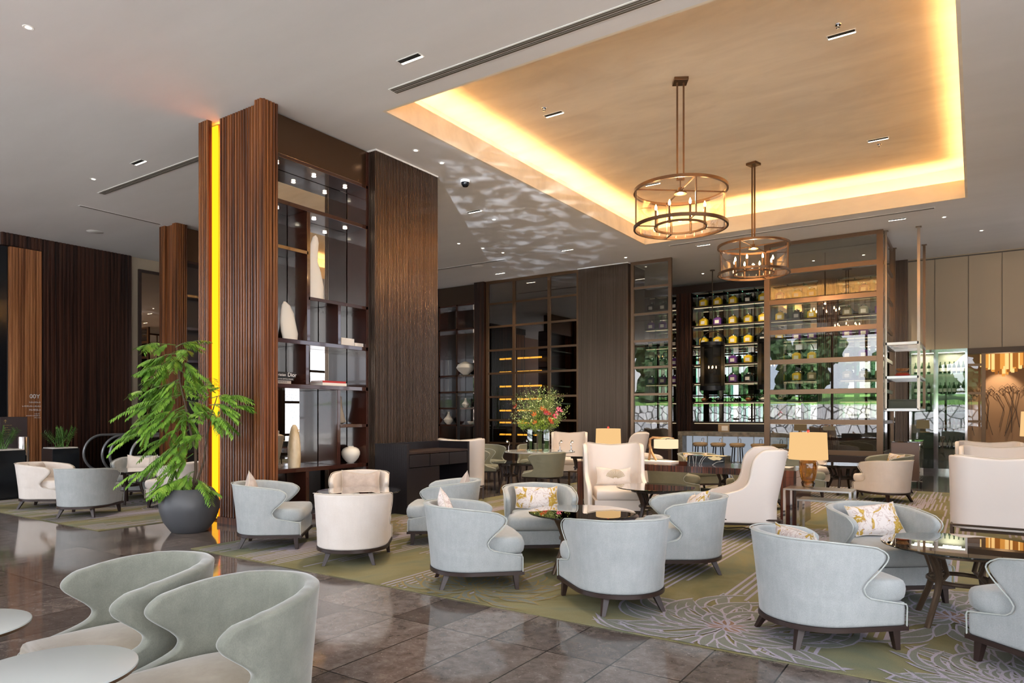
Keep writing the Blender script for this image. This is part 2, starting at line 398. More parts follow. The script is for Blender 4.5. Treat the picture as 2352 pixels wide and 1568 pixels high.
# window walls (behind the camera and on the right), open bays of glazing bars
mb = MB()
for i in range(17):
    x_ = -20.0 + i * 1.55; mb.box(x_ - .05, x_ + .05, -3.58, -3.42, 0, CZ)
for z_ in (0, 2.7, 5.45): mb.box(-20, 5.0, -3.56, -3.44, z_, z_ + .1)
struct(mb, 'window_1', 'bronze_dark', smooth=0)
mb = MB()
for i in range(8):
    y_ = -3.5 + i * 1.6; mb.box(4.42, 4.58, y_ - .05, y_ + .05, 0, CZ)
for z_ in (0, 1.32, 2.75, 4.1, 5.45): mb.box(4.44, 4.56, -3.5, 7.7, z_, z_ + .09)
for i in range(4):
    y_ = 16.2 + i * 1.15; mb.box(4.42, 4.58, y_ - .07, y_ + .07, 0, CZ)
for z_ in (0, .7, 1.9, 3.1, 4.3, 5.45): mb.box(4.44, 4.56, 16.2, 19.65, z_, z_ + .09)
struct(mb, 'window_2', 'bronze_dark', smooth=0)
mb = MB(); mb.ribs((4.5, 7.7), (4.5, 16.2), 0, CZ, .09, .02, (-1, 0)); mb.ribs((4.5, 19.65), (4.5, 21.1), 0, CZ, .09, .02, (-1, 0)); mb.box(4.5, 4.7, 7.7, 16.2, 0, CZ); mb.box(4.5, 4.7, 19.65, 25, 0, CZ)
struct(mb, 'wall_right', 'macassar_dark', smooth=30)
# outdoors seen only in reflections
tag(MB().box(-45, 30, -40, -3.9, -.25, -.14).build('forecourt_paving', simple('paving', (.62, .61, .59), .9)), 'pale paved forecourt outside the tall windows', 'paving'); bpy.data.objects['forecourt_paving']['kind'] = 'structure'
o = MB().box(9, 40, -4, 30, -.3, -.14).build('terrace_paving', 'paving', kind='structure')
o = MB().box(11, 11.4, 2, 24, -.14, 3.4).build('wall_courtyard', 'terrazzo_out', kind='structure')
o = MB().box(-34, 14, -15.0, -14.2, -.14, 2.15).build('wall_garden', 'rubble', kind='structure')
mb = MB(); mb.grid([[(-40 + 6 * i, -15 - 2.2 * j, 2.1 + .22 * j + .15 * math.sin(i * 1.7 + j)) for i in range(11)] for j in range(6)])
o = mb.build('grass_bank', 'grass', kind='stuff'); tag(o, 'green grass bank above the rubble garden wall', 'grass')
for i, (x_, y_, h_, w_) in enumerate(((-10.2, -19, 5.4, 2.6), (-15.2, -20, 6.2, 3.0), (-3.6, -20, 5.2, 2.8), (-21, -19, 5.8, 3.2), (2.6, -19, 6.2, 3.4))):
    tr = thing('garden_tree', ['round leafy tree on the grass bank, second from the left of the gap', 'tallest leafy tree on the grass bank outside', 'smallest leafy tree on the grass bank outside', 'leafy tree on the left end of the grass bank outside', 'leafy tree on the right end of the grass bank outside'][i], 'tree', (x_, y_, 2.2))
    MB().tube([(0, 0, 0), (.1, 0, h_ * .6)], [.16, .09], 8).build('trunk', 'bark', tr)
    mb = MB()
    for q in range(16):
        c = Vector((rnd.uniform(-1, 1) * w_ * .7, rnd.uniform(-.6, .6) * w_ * .5, h_ * rnd.uniform(.12, .92))); r_ = w_ * rnd.uniform(.22, .42)
        bm = bmesh.new(); bmesh.ops.create_icosphere(bm, subdivisions=3, radius=r_)
        vs = [tuple(c + v.co * (1 + .5 * noise.noise(v.co * 4 + c) + .3 * noise.noise(v.co * 11 + c))) for v in bm.verts]; fs = [tuple(v.index for v in f.verts) for f in bm.faces]; bm.free(); mb.add(vs, fs)
    mb.build('crown', 'foliage_out', tr, smooth=0)

# left wall and its panels
mb = MB(); mb.ribs((-18.15, 6.42), (-18.15, 7.24), 5.32, CZ, .085, .02, (1, 0)); mb.ribs((-18.15, 7.24), (-18.15, 9.28), 0, CZ, .085, .02, (1, 0)); mb.box(-18.6, -18.16, 6.42, 9.30, 5.32, CZ); mb.box(-18.6, -18.16, 7.24, 9.30, 0, 5.32)
struct(mb, 'wall_left', 'macassar_dark', smooth=30)
mb = MB(); mb.ribs((-18.13, 6.57), (-18.13, 7.22), 0, 5.30, .06, .014, (1, 0)); mb.box(-18.5, -18.14, 6.57, 7.22, 0, 5.30)
struct(mb, 'wall_left_panel', 'lit_copper_wood', smooth=30)
mb = MB(); mb.box(-20.2, -20.0, -3.5, 8, 0, CZ); struct(mb, 'wall_left_lobby', simple('lobby_brown', (.22, .10, .06), .5), smooth=0)
struct(MB().box(-18.62, -18.2, 6.40, 6.56, 0, 5.3), 'trim_1', 'black_gloss', smooth=0)
mb = MB(); mb.box(-18.6, -18.23, 9.30, 16, 0, CZ); struct(mb, 'wall_left_beige', 'beige_wall', smooth=0)
mb = MB(); mb.box(-19, -14.55, 17.35, 17.6, 0, CZ); struct(mb, 'wall_back_left', 'macassar_dark', smooth=0)
# framed wall mirror
fm = thing('wall_mirror', 'tall dark-framed mirror on the beige wall, reflecting a chandelier', 'mirror', (-18.22, 9.49, 0))
mb = MB(); Yw, z0, z1 = 2.2, .93, 5.3
mb.box(0, .06, 0, .07, z0, z1); mb.box(0, .06, Yw - .07, Yw, z0, z1); mb.box(0, .06, .07, Yw - .07, z0, z0 + .07); mb.box(0, .06, .07, Yw - .07, z1 - .07, z1); mb.build('frame', 'espresso', fm)
MB().box(0, .02, .07, Yw - .07, z0 + .07, z1 - .07).build('mirror_glass', 'mirror_warm', fm, smooth=0)

# ------------------------------------------------------------------ near wood-clad column
def wood_column(label, x0, x1, y, depth, led, name='wood_column'):
    c = thing(name, label, 'column', (x1, y, 0)); w = x1 - x0
    H = CZ
    if not led: MB().box(-w, -.15, .03, .3, 0, H - .005).build('infill_panel', 'macassar', c, smooth=0)
    mb = MB(); mb.ribs((-w, .0), (-w + .23, .0), .02, H, .05, .022, (0, -1)); mb.box(-w, -w + .228, .003, .05, 0, H); mb.box(-w, -w + .03, .05, depth, 0, H); mb.build('left_post', 'macassar', c)
    mb = MB(); mb.ribs((-w + .40, .07), (-.15, .07), .02, H - .01, .058, .024, (0, -1)); mb.box(-w + .40, -.15, .075, .3, 0, H); mb.build('ribbed_panel', 'macassar', c)
    mb = MB(); mb.ribs((-.15, 0), (0, 0), .02, H, .05, .022, (0, -1)); mb.ribs((0, 0), (0, .24), .02, H, .05, .02, (1, 0)); mb.box(-.15, -.003, .003, .24, 0, H); mb.build('corner_post', 'macassar', c)
    MB().box(-w + .41, -.155, .01, .04, 0, .09).build('plinth', 'macassar', c)
    mb = MB(); mb.box(-w + .1, -.64, .24, depth, 0, H); mb.build('core', 'espresso', c)
    if led:
        MB().box(-w + .03, -w + .36, .16, .18, 0, H - .01).build('strip_backing', 'macassar', c, smooth=0); MB().box(-w + .05, -w + .215, .14, .155, .03, H - .02).build('light_strip', 'amber_led', c); lamp('strip_lamp', 'AREA', c, (-w + .28, .09, H / 2), 45, (1, .42, .03), .08, (R_(90), 0, 0), shape='RECTANGLE', size_y=5.4)
    return c
wood_column('tall reddish ribbed wood column with glowing yellow light strip', -9.10, -7.68, 5.60, 1.9, True)
wood_column('ribbed wood column farther back behind the leafy tree', -14.86, -14.20, 8.22, 1.9, False)

def ribbed_column(label, x0, x1, y0, y1, mat='bronze_ribs', name='ribbed_column', pitch=.034):
    c = thing(name, label, 'column', ((x0 + x1) / 2, (y0 + y1) / 2, 0)); hx, hy = (x1 - x0) / 2, (y1 - y0) / 2
    mb = MB(); mb.ribs((-hx, -hy), (hx, -hy), 0, CZ, pitch, .014, (0, -1)); mb.ribs((hx, -hy), (hx, hy), 0, CZ, pitch, .014, (1, 0)); mb.ribs((hx, hy), (-hx, hy), 0, CZ, pitch * 2, .014, (0, 1)); mb.box(-hx + .002, hx - .002, -hy + .002, hy - .002, 0, CZ)
    mb.build('ribbed_cladding', mat, c)
    MB().box(-hx - .015, hx + .02, -hy - .02, hy, CZ - .025, CZ - .001).build('top_trim', 'white', c)
    return c
ribbed_column('dark bronze ribbed column beside the display shelf', -8.35, -7.70, 7.66, 9.13)
ribbed_column('dark bronze ribbed column between the two glass screens', -9.30, -7.80, 17.14, 18.3)

# ------------------------------------------------------------------ display shelf between column and pillar (world coordinates)
ds = thing('display_shelf', 'tall dark wood display shelf with mirrored back between two columns', 'shelf', (-7.85, 5.84, 0))
ds_loc = Vector((-7.85, 5.84, 0))
def dsb(y0, y1, z0, z1, name, mat='shelf_wood', x0=-.42, x1=0.0):
    return MB().box(x0, x1, y0 - 5.84, y1 - 5.84, z0, z1).build(name, mat, ds, smooth=0, bevel=.004)
dsb(5.85, 7.64, 5.05, 5.58, 'header_panel', 'bronze_panel', -.02, -.005)
dsb(5.85, 7.64, 5.0, 5.05, 'top_board'); dsb(5.85, 7.64, 4.37, 4.43, 'shelf_board'); dsb(5.85, 6.49, 3.76, 3.81, 'shelf_board')
dsb(6.49, 7.64, 3.12, 3.17, 'shelf_board'); dsb(5.85, 7.64, 2.48, 2.54, 'shelf_board'); dsb(5.85, 7.64, 1.86, 1.92, 'shelf_board'); dsb(7.06, 7.64, 1.30, 1.35, 'shelf_board')
dsb(5.85, 7.64, .69, .75, 'shelf_board'); dsb(5.85, 7.64, 0, .08, 'base_board')
dsb(6.46, 6.52, 2.54, 4.37, 'upright'); dsb(7.03, 7.09, 2.54, 3.12, 'upright'); dsb(6.44, 6.50, 1.92, 2.48, 'upright'); dsb(7.02, 7.08, .75, 1.86, 'upright'); dsb(6.44, 6.50, .08, .69, 'upright')
dsb(5.84, 5.88, 0, 5.05, 'upright'); dsb(7.60, 7.655, 0, 5.58, 'upright')
dsb(5.86, 7.62, .08, 5.0, 'mirror_back', 'mirror', -.45, -.43)
for z_ in (4.99, 4.365): 
    for y_ in (6.1, 6.75, 7.35): MB().cyl(-.2, y_ - 5.84, z_ - .012, z_, .03, n=12).build('shelf_light', 'downlight', ds)
def far_shelf():
    ds = thing('display_shelf', 'mirror-backed dark shelf beside the farther wood column', 'shelf', (-14.36, 8.46, 0))
    def b(y0, y1, z0, z1, name, mat='shelf_wood', x0=-.42, x1=0.0): return MB().box(x0, x1, y0, y1, z0, z1).build(name, mat, ds, smooth=0)
    b(0, 2.2, 4.87, 5.58, 'header_panel', 'bronze_panel', -.02, -.005)
    for z_ in (4.82, 4.08, 3.36, 2.64, 1.92, 1.2, .6, 0): b(0, 2.2, z_, z_ + .05, 'shelf_board')
    b(.0, .04, 0, 4.87, 'upright'); b(2.16, 2.2, 0, 4.87, 'upright'); b(.02, 2.18, .05, 4.82, 'mirror_back', 'mirror', -.45, -.43)
far_shelf()
# back-left shelf with vases (faces the camera side, -Y)
bs = thing('display_shelf', 'dark mirror-backed shelf with pale vases at the back left', 'shelf', (-14.53, 17.3, 0))
def bsb(x0, x1, z0, z1, name, mat='shelf_wood', y0=0, y1=.40): return MB().box(x0, x1, y0, y1, z0, z1).build(name, mat, bs, smooth=0)
bsb(0, 1.5, 5.0, 5.58, 'header_panel', 'bronze_dark', 0, .03)
for z_ in (4.95, 4.18, 2.70, 2.18, 1.66, 1.12, .50, 0): bsb(0, 1.5, z_, z_ + .05, 'shelf_board')
for x_ in (0, .73, 1.46): bsb(x_, x_ + .05, 0, 5.0, 'upright')
bsb(.03, 1.48, .05, 4.95, 'mirror_back', 'pane_dark', .41, .43); bsb(0, 1.5, 0, 5.58, 'back_panel', 'macassar_dark', .45, .50)
mb = MB(); mb.box(-13.0, -12.62, 17.18, 17.6, 0, CZ); mb.ribs((-13.0, 17.18), (-12.62, 17.18), 0, CZ, .05, .02, (0, -1)); tag(mb.build('wood_pilaster', 'macassar_dark'), 'dark wood pilaster right of the vase shelf', 'pilaster')

# ------------------------------------------------------------------ bronze framed glass screens
ZL = [.62, 1.32, 2.03, 2.75, 3.46, 4.18, 4.89]
def screen(label, x0, x1, y, xs, mat_f, mat_g, zs=ZL, barh=.06, post=.09, zb=.55, ends=(1, 1)):
    s_ = thing('glass_screen', label, 'screen', (x0, y, 0)); w = x1 - x0
    for x_ in [q - x0 for q in xs]: MB().box(x_ - post / 2, x_ + post / 2, -.04, .04, 0, CZ - .002).build('mullion', mat_f, s_, smooth=0, bevel=.004)
    for z_ in zs: MB().box(post / 2, w - post / 2, -.03, .03, z_ - barh / 2, z_ + barh / 2).build('glazing_bar', mat_f, s_, smooth=0)
    MB().box(post / 2, w - post / 2, -.035, .035, CZ - .09, CZ - .002).build('glazing_bar', mat_f, s_, smooth=0)
    MB().box(0, w, -.004, .004, zb, CZ - .09).build('pane', mat_g, s_, smooth=0)
    MB().box(0, w, -.03, .03, 0, zb).build('kick_panel', 'espresso', s_, smooth=0)
    return s_
screen('bronze-framed dark glass screen behind the flower arrangement', -12.57, -9.32, 17.27, (-12.54, -11.55, -10.32, -9.36), 'bronze', 'pane_dark')
screen('narrow bronze-framed glass screen just right of the bronze column', -7.74, -6.60, 17.27, (-7.70, -6.64), 'bronze_frame', 'pane_screen')
screen('wide bronze-framed glass screen reflecting a garden and stone wall', -4.24, -1.70, 17.27, (-4.19, -1.77), 'bronze_frame', 'pane_screen', barh=.11, post=.13)
s_ = thing('glass_screen', 'bronze-framed glass return running back beside the hanging rack', 'screen', (-1.72, 17.36, 0))
for z_ in ZL + [CZ - .045]: MB().box(-.025, .025, 0, 1.95, z_ - .04, z_ + .04).build('glazing_bar', 'bronze_frame', s_, smooth=0)
MB().box(-.04, .04, 1.95, 2.05, 0, CZ - .002).build('mullion', 'bronze_frame', s_, smooth=0)
MB().box(-.004, .004, 0, 2.0, 0, CZ - .09).build('pane', 'pane', s_, smooth=0)

# lit shelving in the dark room behind the left screen
ls = thing('lit_shelf', 'dark shelving with rows of yellow strip lights behind the glass screen', 'shelf', (-14.6, 20.0, 0))
MB().box(0, 5.2, .35, .42, 0, CZ).build('back_panel', 'macassar_dark', ls, smooth=0)
for z_ in (3.42, 2.95, 2.45, 2.0, 1.6, 1.18, .76):
    MB().box(0, 5.2, 0, .34, z_ + .06, z_ + .09).build('shelf_board', 'espresso', ls, smooth=0)
    for x_ in (.60, .86, 1.36, 1.62, 1.88, 2.12):
        MB().box(x_, x_ + .22, -.01, .02, z_, z_ + .055).build('light_strip', 'strip_yellow', ls, smooth=0)
mb = MB(); mb.box(-18, -9.0, 20.45, 20.6, 0, CZ); struct(mb, 'wall_back_bar', 'macassar_dark', smooth=0)
mb = MB(); mb.box(-9.1, -9.0, 18.3, 21.6, 0, CZ); struct(mb, 'wall_side_bar', 'macassar_dark', smooth=0)

# ------------------------------------------------------------------ tea wall
TY = 21.05
mb = MB(); mb.box(-9.0, -1.5, 21.56, 21.66, 0, CZ); struct(mb, 'wall_back_tea', 'cream_wall', smooth=0)
tw = thing('tea_shelf', 'wall of glass-divided tea shelves with mirrored back above the bar', 'shelf', (-9.0, TY, 0))
def twb(x0, x1, y0, y1, z0, z1, name, mat, bevel=0): return MB().box(x0 + 9, x1 + 9, y0 - TY, y1 - TY, z0, z1).build(name, mat, tw, smooth=0, bevel=bevel)
twb(-8.99, -1.78, 20.95, 21.15, 5.28, 5.52, 'header', 'espresso')
twb(-8.99, -1.78, 21.50, 21.53, 1.25, 5.3, 'mirror_back', 'mirror')
for (a, b) in ((-7.85, -7.37), (-3.70, -3.20)):
    mb = MB(); mb.T = Matrix.Translation((9, -TY, 0)); mb.box(a, b, 20.93, 21.54, 0, 5.28); mb.ribs((a, 20.93), (b, 20.93), 0, 5.28, .05, .02, (0, -1)); mb.build('wood_upright', 'macassar_dark', tw)
ROWZ = [4.85, 4.25, 3.65, 3.05, 2.48, 1.89]
BAYS = [(-8.97, -7.86), (-7.36, -3.71), (-3.19, -1.80)]
for z_ in ROWZ + [1.27]:
    for (a, b) in BAYS:
        twb(a, b, 20.98, 21.49, z_ - .045, z_, 'shelf_board', 'espresso')
        twb(a + .05, b - .05, 21.06, 21.08, z_ - .062, z_ - .046, 'light_strip', 'added_jar_strip')  # glowing strips added under the boards to light the jars
for x_ in (-8.58, -8.18, -6.83, -6.38, -5.92, -5.47, -5.02, -4.54, -4.10, -2.78, -2.38, -7.34, -3.73, -3.17):
    twb(x_ - .008, x_ + .008, 21.0, 21.48, 1.27, 5.26, 'glass_divider', glass('green_glass_edge', (.42, .74, .60), 1.0) if 'green_glass_edge' not in M else M['green_glass_edge'])
twb(-8.98, -1.78, 21.1, 21.5, 0, 1.22, 'lower_cabinet', 'espresso')
twb(-7.0, -4.2, 20.3, 21.05, .0, .90, 'back_counter', 'desk_black')
# square tea jars
def jar(mat):
    t = thing('tea_jar', 'x', 'jar')
    prof = []
    def sq(h, z):   # rounded square ring
        pts = []
        for k in range(24):
            th = 2 * PI * (k + .5) / 24; c, s = math.cos(th), math.sin(th); q = (abs(c) ** 5 + abs(s) ** 5) ** (-1 / 5); pts.append((h * c * q, h * s * q, z))
        return pts
    def ro(r, z): return [(r * math.cos(2 * PI * (k + .5) / 24), r * math.sin(2 * PI * (k + .5) / 24), z) for k in range(24)]
    bo = MB().rings([sq(.118, 0), sq(.125, .01), sq(.125, .175), sq(.118, .195), sq(.09, .212), ro(.07, .222), ro(.07, .24)]).build('body', mat, t)
    MB().rings([ro(.07, .24), ro(.078, .243), ro(.078, .262), ro(.05, .275), ro(.02, .28), ro(.022, .295), ro(.005, .31)]).build('lid', 'chrome', t)
    MB().box(-.062, .062, -.1285, -.126, .045, .145).build('paper_label', 'paper', bo, smooth=0)
    return Proto(t)
JAR = {'Y': jar('tin_yellow'), 'K': jar('tin_black'), 'P': jar('tin_purple'), 'G': jar('tin_grey')}
CN = {'Y': 'yellow', 'K': 'black', 'P': 'purple', 'G': 'olive grey'}
rown = ['top', 'second', 'third', 'fourth', 'fifth']
ordn = ['first', 'second', 'third', 'fourth', 'fifth', 'sixth', 'seventh', 'eighth']
BX = [('left', (-8.78, -8.38, -7.99), ('KKK', 'PPK', 'KKK', 'KKP', 'PPP')),
      ('middle', (-7.05, -6.61, -6.14, -5.69, -5.26, -4.77, -4.31, -3.90), ('YYYKYPYY', 'YPYYYYKY', 'YYYYKYPP', 'YYPYYYYY', 'KYPKYYYG')),
      ('right', (-2.98, -2.57, -2.17), ('GPP', 'GGP', 'PPP', 'KPK', 'GGG'))]
for bay, xs, rows in BX:
    for r_i, row in enumerate(rows):
        for c_i, ch in enumerate(row):
            JAR[ch].put((xs[c_i], 21.20, ROWZ[r_i]), 0, '%s square tea jar, %s in the %s shelf row of the %s bay' % (CN[ch], ordn[c_i], rown[r_i], bay), 'square tea jars on the tea shelves')
# teapots on the lowest display row
def teapot(mat, sx=1.0):
    t = thing('teapot', 'x', 'teapot')
    MB().lathe([(.03, 0), (.055, .005), (.085 * sx, .04), (.09 * sx, .065), (.07, .10), (.04, .11)], n=20).build('body', mat, t)
    MB().lathe([(.042, .11), (.04, .12), (.012, .128), (.014, .14), (.002, .148)], n=16).build('lid', mat, t)
    MB().tube([(.07, 0, .05), (.115, 0, .07), (.14, 0, .11)], [.02, .013, .008], 8).build('spout', mat, t)
    MB().tube([(.07 * math.cos(a), 0, .09 + .10 * math.sin(a)) for a in [PI * k / 8 for k in range(9)]], .006, 6).build('handle', mat, t)
    return t
TP = [('terracotta', 'terracotta', 'orange clay'), ('black_metal', 'black_metal', 'black iron'), ('vase_glass', 'vase_glass', 'clear glass'), ('terracotta', 'terracotta', 'reddish clay'), ('sculpture_white', 'sculpture_white', 'cream ceramic'), ('tin_grey', 'tin_grey', 'olive'), ('vase_glass', 'vase_glass', 'clear glass'), ('black_metal', 'black_metal', 'black iron')]
for i, (x_, q) in enumerate(zip(BX[1][1], TP)):
    t = teapot(q[0]); t.location = (x_, 21.2, ROWZ[5]); t.rotation_euler = (0, 0, PI if i % 3 else 0); t['label'] = '%s teapot, %s from the left on the lowest tea shelf' % (q[2], ordn[i]); t['group'] = 'teapots on the lowest tea shelf'

for x_ in (-6.6, -5.2, -3.6, -2.4):  # ceiling spots added to brighten the jars, in place of small header spots
    t = thing('added_jar_spot', 'added round ceiling spotlight brightening the tea jars, %s from the left' % ['first', 'second', 'third', 'fourth'][(-6.6, -5.2, -3.6, -2.4).index(x_)], 'downlight', (x_, 19.75, CZ - .001), 0, 'added ceiling spotlights before the tea shelves')
    MB().lathe([(.035, -.004), (.045, -.006), (.052, 0)], n=24).build('trim_ring', 'white', t); MB().lathe([(.001, -.007), (.03, -.007)], n=20, cap1=False).build('lens', 'downlight', t)
    lamp('added_jar_lamp', 'SPOT', t, (0, .0, -.02), 130, (1, .84, .6), .03, (R_(24), 0, 0), spot_size=R_(68), spot_blend=.6)
# ------------------------------------------------------------------ bar
br = thing('bar_counter', 'grey-brown stone bar counter in front of the tea shelves', 'counter', (-6.93, 18.6, 0))
MB().box(0, 2.98, 0, .62, .90, 1.02).build('stone_top', 'counter_stone', br, smooth=0, bevel=.006)
MB().box(0, .13, 0, .62, 0, .90).build('end_panel', 'counter_stone', br, smooth=0)
MB().box(.13, 2.95, .35, .40, .1, .90).build('lit_front', 'bar_glow', br, smooth=0)
for k in range(7): MB().box(.30 + k * .42, .325 + k * .42, .32, .345, 0, .90).build('metal_post', 'steel', br, smooth=0)
def stool():
    t = thing('bar_stool', 'x', 'stool')
    se = MB().lathe([(.15, .66), (.185, .67), (.20, .70), (.195, .735), (.15, .75), (.0001, .755)], n=28).build('seat', 'tan_leather', t)
    MB().lathe([(.19, .645), (.195, .65), (.195, .66), (.15, .662)], n=28).build('seat_ring', 'chrome', se)
    for k in range(4):
        a = PI / 4 + k * PI / 2; MB().tube([(.13 * math.cos(a), .13 * math.sin(a), .65), (.19 * math.cos(a), .19 * math.sin(a), 0)], .016, 6).build('leg', 'black_metal', t)
    MB().tube([(.165 * math.cos(2 * PI * k / 20), .165 * math.sin(2 * PI * k / 20), .25) for k in range(20)], .008, 6, closed=True).build('foot_ring', 'chrome', t)
    MB().tube([(-.03, .19, .66), (-.03, .22, .84), (0, .225, .86), (.03, .22, .84), (.03, .19, .66)], .008, 6).build('back_loop', 'chrome', t)
    return Proto(t)
ST = stool()
for i, x_ in enumerate((-6.12, -5.64, -5.14, -4.60, -4.10)): ST.put((x_, 18.1, 0), 0, 'round brown leather bar stool, %s from the left at the bar' % ordn[i], 'bar stools along the stone counter')
for i, (x_, h_, mt, lb) in enumerate(((-5.75, .26, 'tan_leather', 'brown menu stand on the stone bar counter'),)):
    t = thing('menu_stand', lb, 'menu stand', (x_, 18.95, 1.02)); MB().box(-.15, .15, -.02, .04, 0, .20).build('case', mt, t, bevel=.004); MB().box(-.05, .12, -.03, -.02, .03, .16).build('page', 'paper', t, smooth=0)

# hanging drum lanterns in front of the tea wall
def lantern():
    t = thing('drum_lantern', 'x', 'lantern')
    MB().lathe([(.335, -2.09), (.335, -3.36)], n=48, cap0=False, cap1=False).build('gauze_shade', 'mesh_gauze', t)
    mb = MB()
    for (a, b) in ((-2.06, -2.15), (-3.30, -3.42)): mb.lathe([(.345, a), (.345, b), (.325, b), (.325, a)], n=48, cap0=False, cap1=False)
    mb.build('rim', 'black_metal', t)
    MB().tube([(.35 * math.cos(a), 0, -2.1 + .36 * math.sin(a)) for a in [PI * k / 16 for k in range(17)]], .013, 8).build('hoop_handle', 'black_metal', t)
    MB().cyl(0, 0, -1.75, 0, .014, n=10).build('drop_rod', 'bronze_dark', t); MB().cyl(0, 0, -.02, 0, .07, n=20).build('canopy', 'bronze_dark', t)
    mb = MB(); mb.cyl(0, 0, -2.95, -1.75, .008, n=8)
    for k in range(4):
        a = 2 * PI * k / 4 + .4; mb.tube([(0, 0, -2.95), (.1 * math.cos(a), .1 * math.sin(a), -2.95), (.1 * math.cos(a), .1 * math.sin(a), -2.80)], .009, 6)
    mb.build('candle_arms', 'bronze_dark', t)
    for k in range(4):
        a = 2 * PI * k / 4 + .4; MB().lathe([(.004, -2.80), (.013, -2.78), (.012, -2.755), (.001, -2.72)], c=(.1 * math.cos(a), .1 * math.sin(a), 0), n=10).build('candle_bulb', 'bulb', t)
    return Proto(t)
LX2 = -4.63
LN = lantern()
LN.put((-6.22, 19.44, CZ - .001), 0, 'black gauze drum lantern hanging left of the glass screen post', 'hanging drum lanterns over the bar')
LN.put((LX2, 19.44, CZ - .001), 0, 'black gauze drum lantern hanging behind the glass screen post', 'hanging drum lanterns over the bar')

# ------------------------------------------------------------------ right: beige wall, cabinets, room beyond
mb = MB(); mb.box(-1.52, 6, 21.1, 21.3, 3.17, CZ); struct(mb, 'wall_back', simple('wall_taupe', (.45, .345, .235), .8), smooth=0)
mb = MB()
for x_ in (-.89, -.16, .54, 1.24, 1.94): mb.box(x_ - .006, x_ + .006, 21.094, 21.1, 3.17, CZ - .06)
mb.box(-1.52, 6, 21.09, 21.1, CZ - .06, CZ - .03); struct(mb, 'trim_2', 'joint', smooth=0)
mb = MB(); mb.ribs((-1.80, 21.0), (-1.50, 21.0), 0, CZ, .034, .014, (0, -1)); mb.box(-1.80, -1.50, 21.002, 21.3, 0, CZ); struct(mb, 'wall_back_ribbed', 'bronze_ribs', smooth=30)
mb = MB(); mb.box(-.18, 6, 20.95, 21.3, 3.03, 3.17); struct(mb, 'trim_3', 'bronze_dark', smooth=0)
def wine_cabinet(label, x0, x1, rows, per):
    t = thing('wine_cabinet', label, 'cabinet', (x0, 20.9, 0)); w = x1 - x0
    mb = MB(); e = .05
    mb.box(0, e, -.03, .03, 0, 3.17); mb.box(w - e, w, -.03, .03, 0, 3.17); mb.box(e, w - e, -.03, .03, 3.09, 3.17); mb.box(e, w - e, -.03, .03, 0, .10); mb.build('door_frame', 'chrome', t, smooth=0)
    MB().box(e, w - e, -.004, .004, .10, 3.09).build('glass_door', 'pane_clear_refl', t, smooth=0)
    mb = MB(); mb.box(0, w, .60, .64, 0, 3.17); mb.box(0, .02, .03, .6, 0, 3.17); mb.box(w - .02, w, .03, .6, 0, 3.17); mb.build('case', 'cabinet_back', t, smooth=0)
    for z_ in rows: MB().box(.02, w - .02, .05, .58, z_ - .02, z_).build('glass_shelf', 'shelf_glass', t, smooth=0)
    MB().box(.05, w - .05, .3, .34, 3.10, 3.13).build('light_strip', 'downlight', t, smooth=0)
    lamp('cabinet_lamp', 'AREA', t, (w / 2, .3, 3.08), 12, (1, .9, .7), .4)
glass('pane_clear_refl', (.95, .97, .95), 1.6, 1.5); simple('cabinet_back', (.16, .17, .13), .4)
WR = (2.55, 2.02, 1.55, 1.08, .62)
wine_cabinet('chrome-framed wine cabinet, the narrow left one of the pair', -1.46, -.86, WR[:3] + (.62,), 4)
wine_cabinet('chrome-framed wine cabinet with many bottles, the right one', -.86, -.18, WR, 6)
def bottle(mat, cap):
    t = thing('wine_bottle', 'x', 'bottle')
    bo = MB().lathe([(.034, 0), (.038, .006), (.038, .19), (.03, .215), (.014, .245), (.013, .30), (.015, .302), (.015, .31), (.001, .312)], n=14).build('glass_body', mat, t)
    MB().lathe([(.0385, .06), (.0385, .15)], n=14, cap0=False, cap1=False).build('wine_label', cap, bo); return Proto(t)
simple('bottle_green', (.02, .05, .02), .08); simple('bottle_amber', (.16, .07, .01), .08)
BT = [bottle('bottle_green', 'paper'), bottle('bottle_amber', 'paper')]
for r_i, z_ in enumerate(WR):
    for c_i in range(6):
        b_ = BT[1 if r_i in (3,) else 0]
        b_.put((-.77 + c_i * .10, 21.12, z_), 0, '%s wine bottle, %s on the %s shelf of the right cabinet' % ('amber' if r_i == 3 else 'dark green', ordn[c_i], rown[r_i]), 'wine bottles in the chrome cabinets')
for r_i, z_ in enumerate(WR[:3]):
    for c_i in range(3):
        BT[0].put((-1.33 + c_i * .15, 21.12, z_), 0, 'dark green wine bottle, %s on the %s shelf of the left cabinet' % (ordn[c_i], rown[r_i]), 'wine bottles in the chrome cabinets')
# glazed partition and dining room beyond
s_ = thing('glass_screen', 'bronze-framed glass strip beside the wine cabinets', 'screen', (-.17, 21.0, 0))
MB().box(.28, .37, -.05, .05, 0, 3.03).build('mullion', 'bronze', s_, smooth=0, bevel=.004); 
for z_ in (.62, 1.32, 2.03, 2.75): MB().box(0, .28, -.03, .03, z_ - .03, z_ + .03).build('glazing_bar', 'bronze', s_, smooth=0)
MB().box(0, .28, -.004, .004, 0, 3.03).build('pane', 'pane', s_, smooth=0)
mb = MB(); mb.box(-2, 4.5, 25.5, 25.7, 0, 4.2); mb.box(-2.1, -2.0, 21.7, 25.7, 0, 4.2); struct(mb, 'wall_dining_room', simple('dining_wall', (.46, .29, .17), .8), smooth=0)
mb = MB(); mb.box(-2, 4.5, 21.3, 25.7, 3.6, 3.7); struct(mb, 'ceiling_dining_room', 'ceiling_paint', smooth=0)
art = thing('wire_sculpture', 'angular dark wire wall sculpture on the warm wall of the room beyond', 'sculpture', (.62, 25.45, 0)); mb = MB()
r2 = random.Random(3)
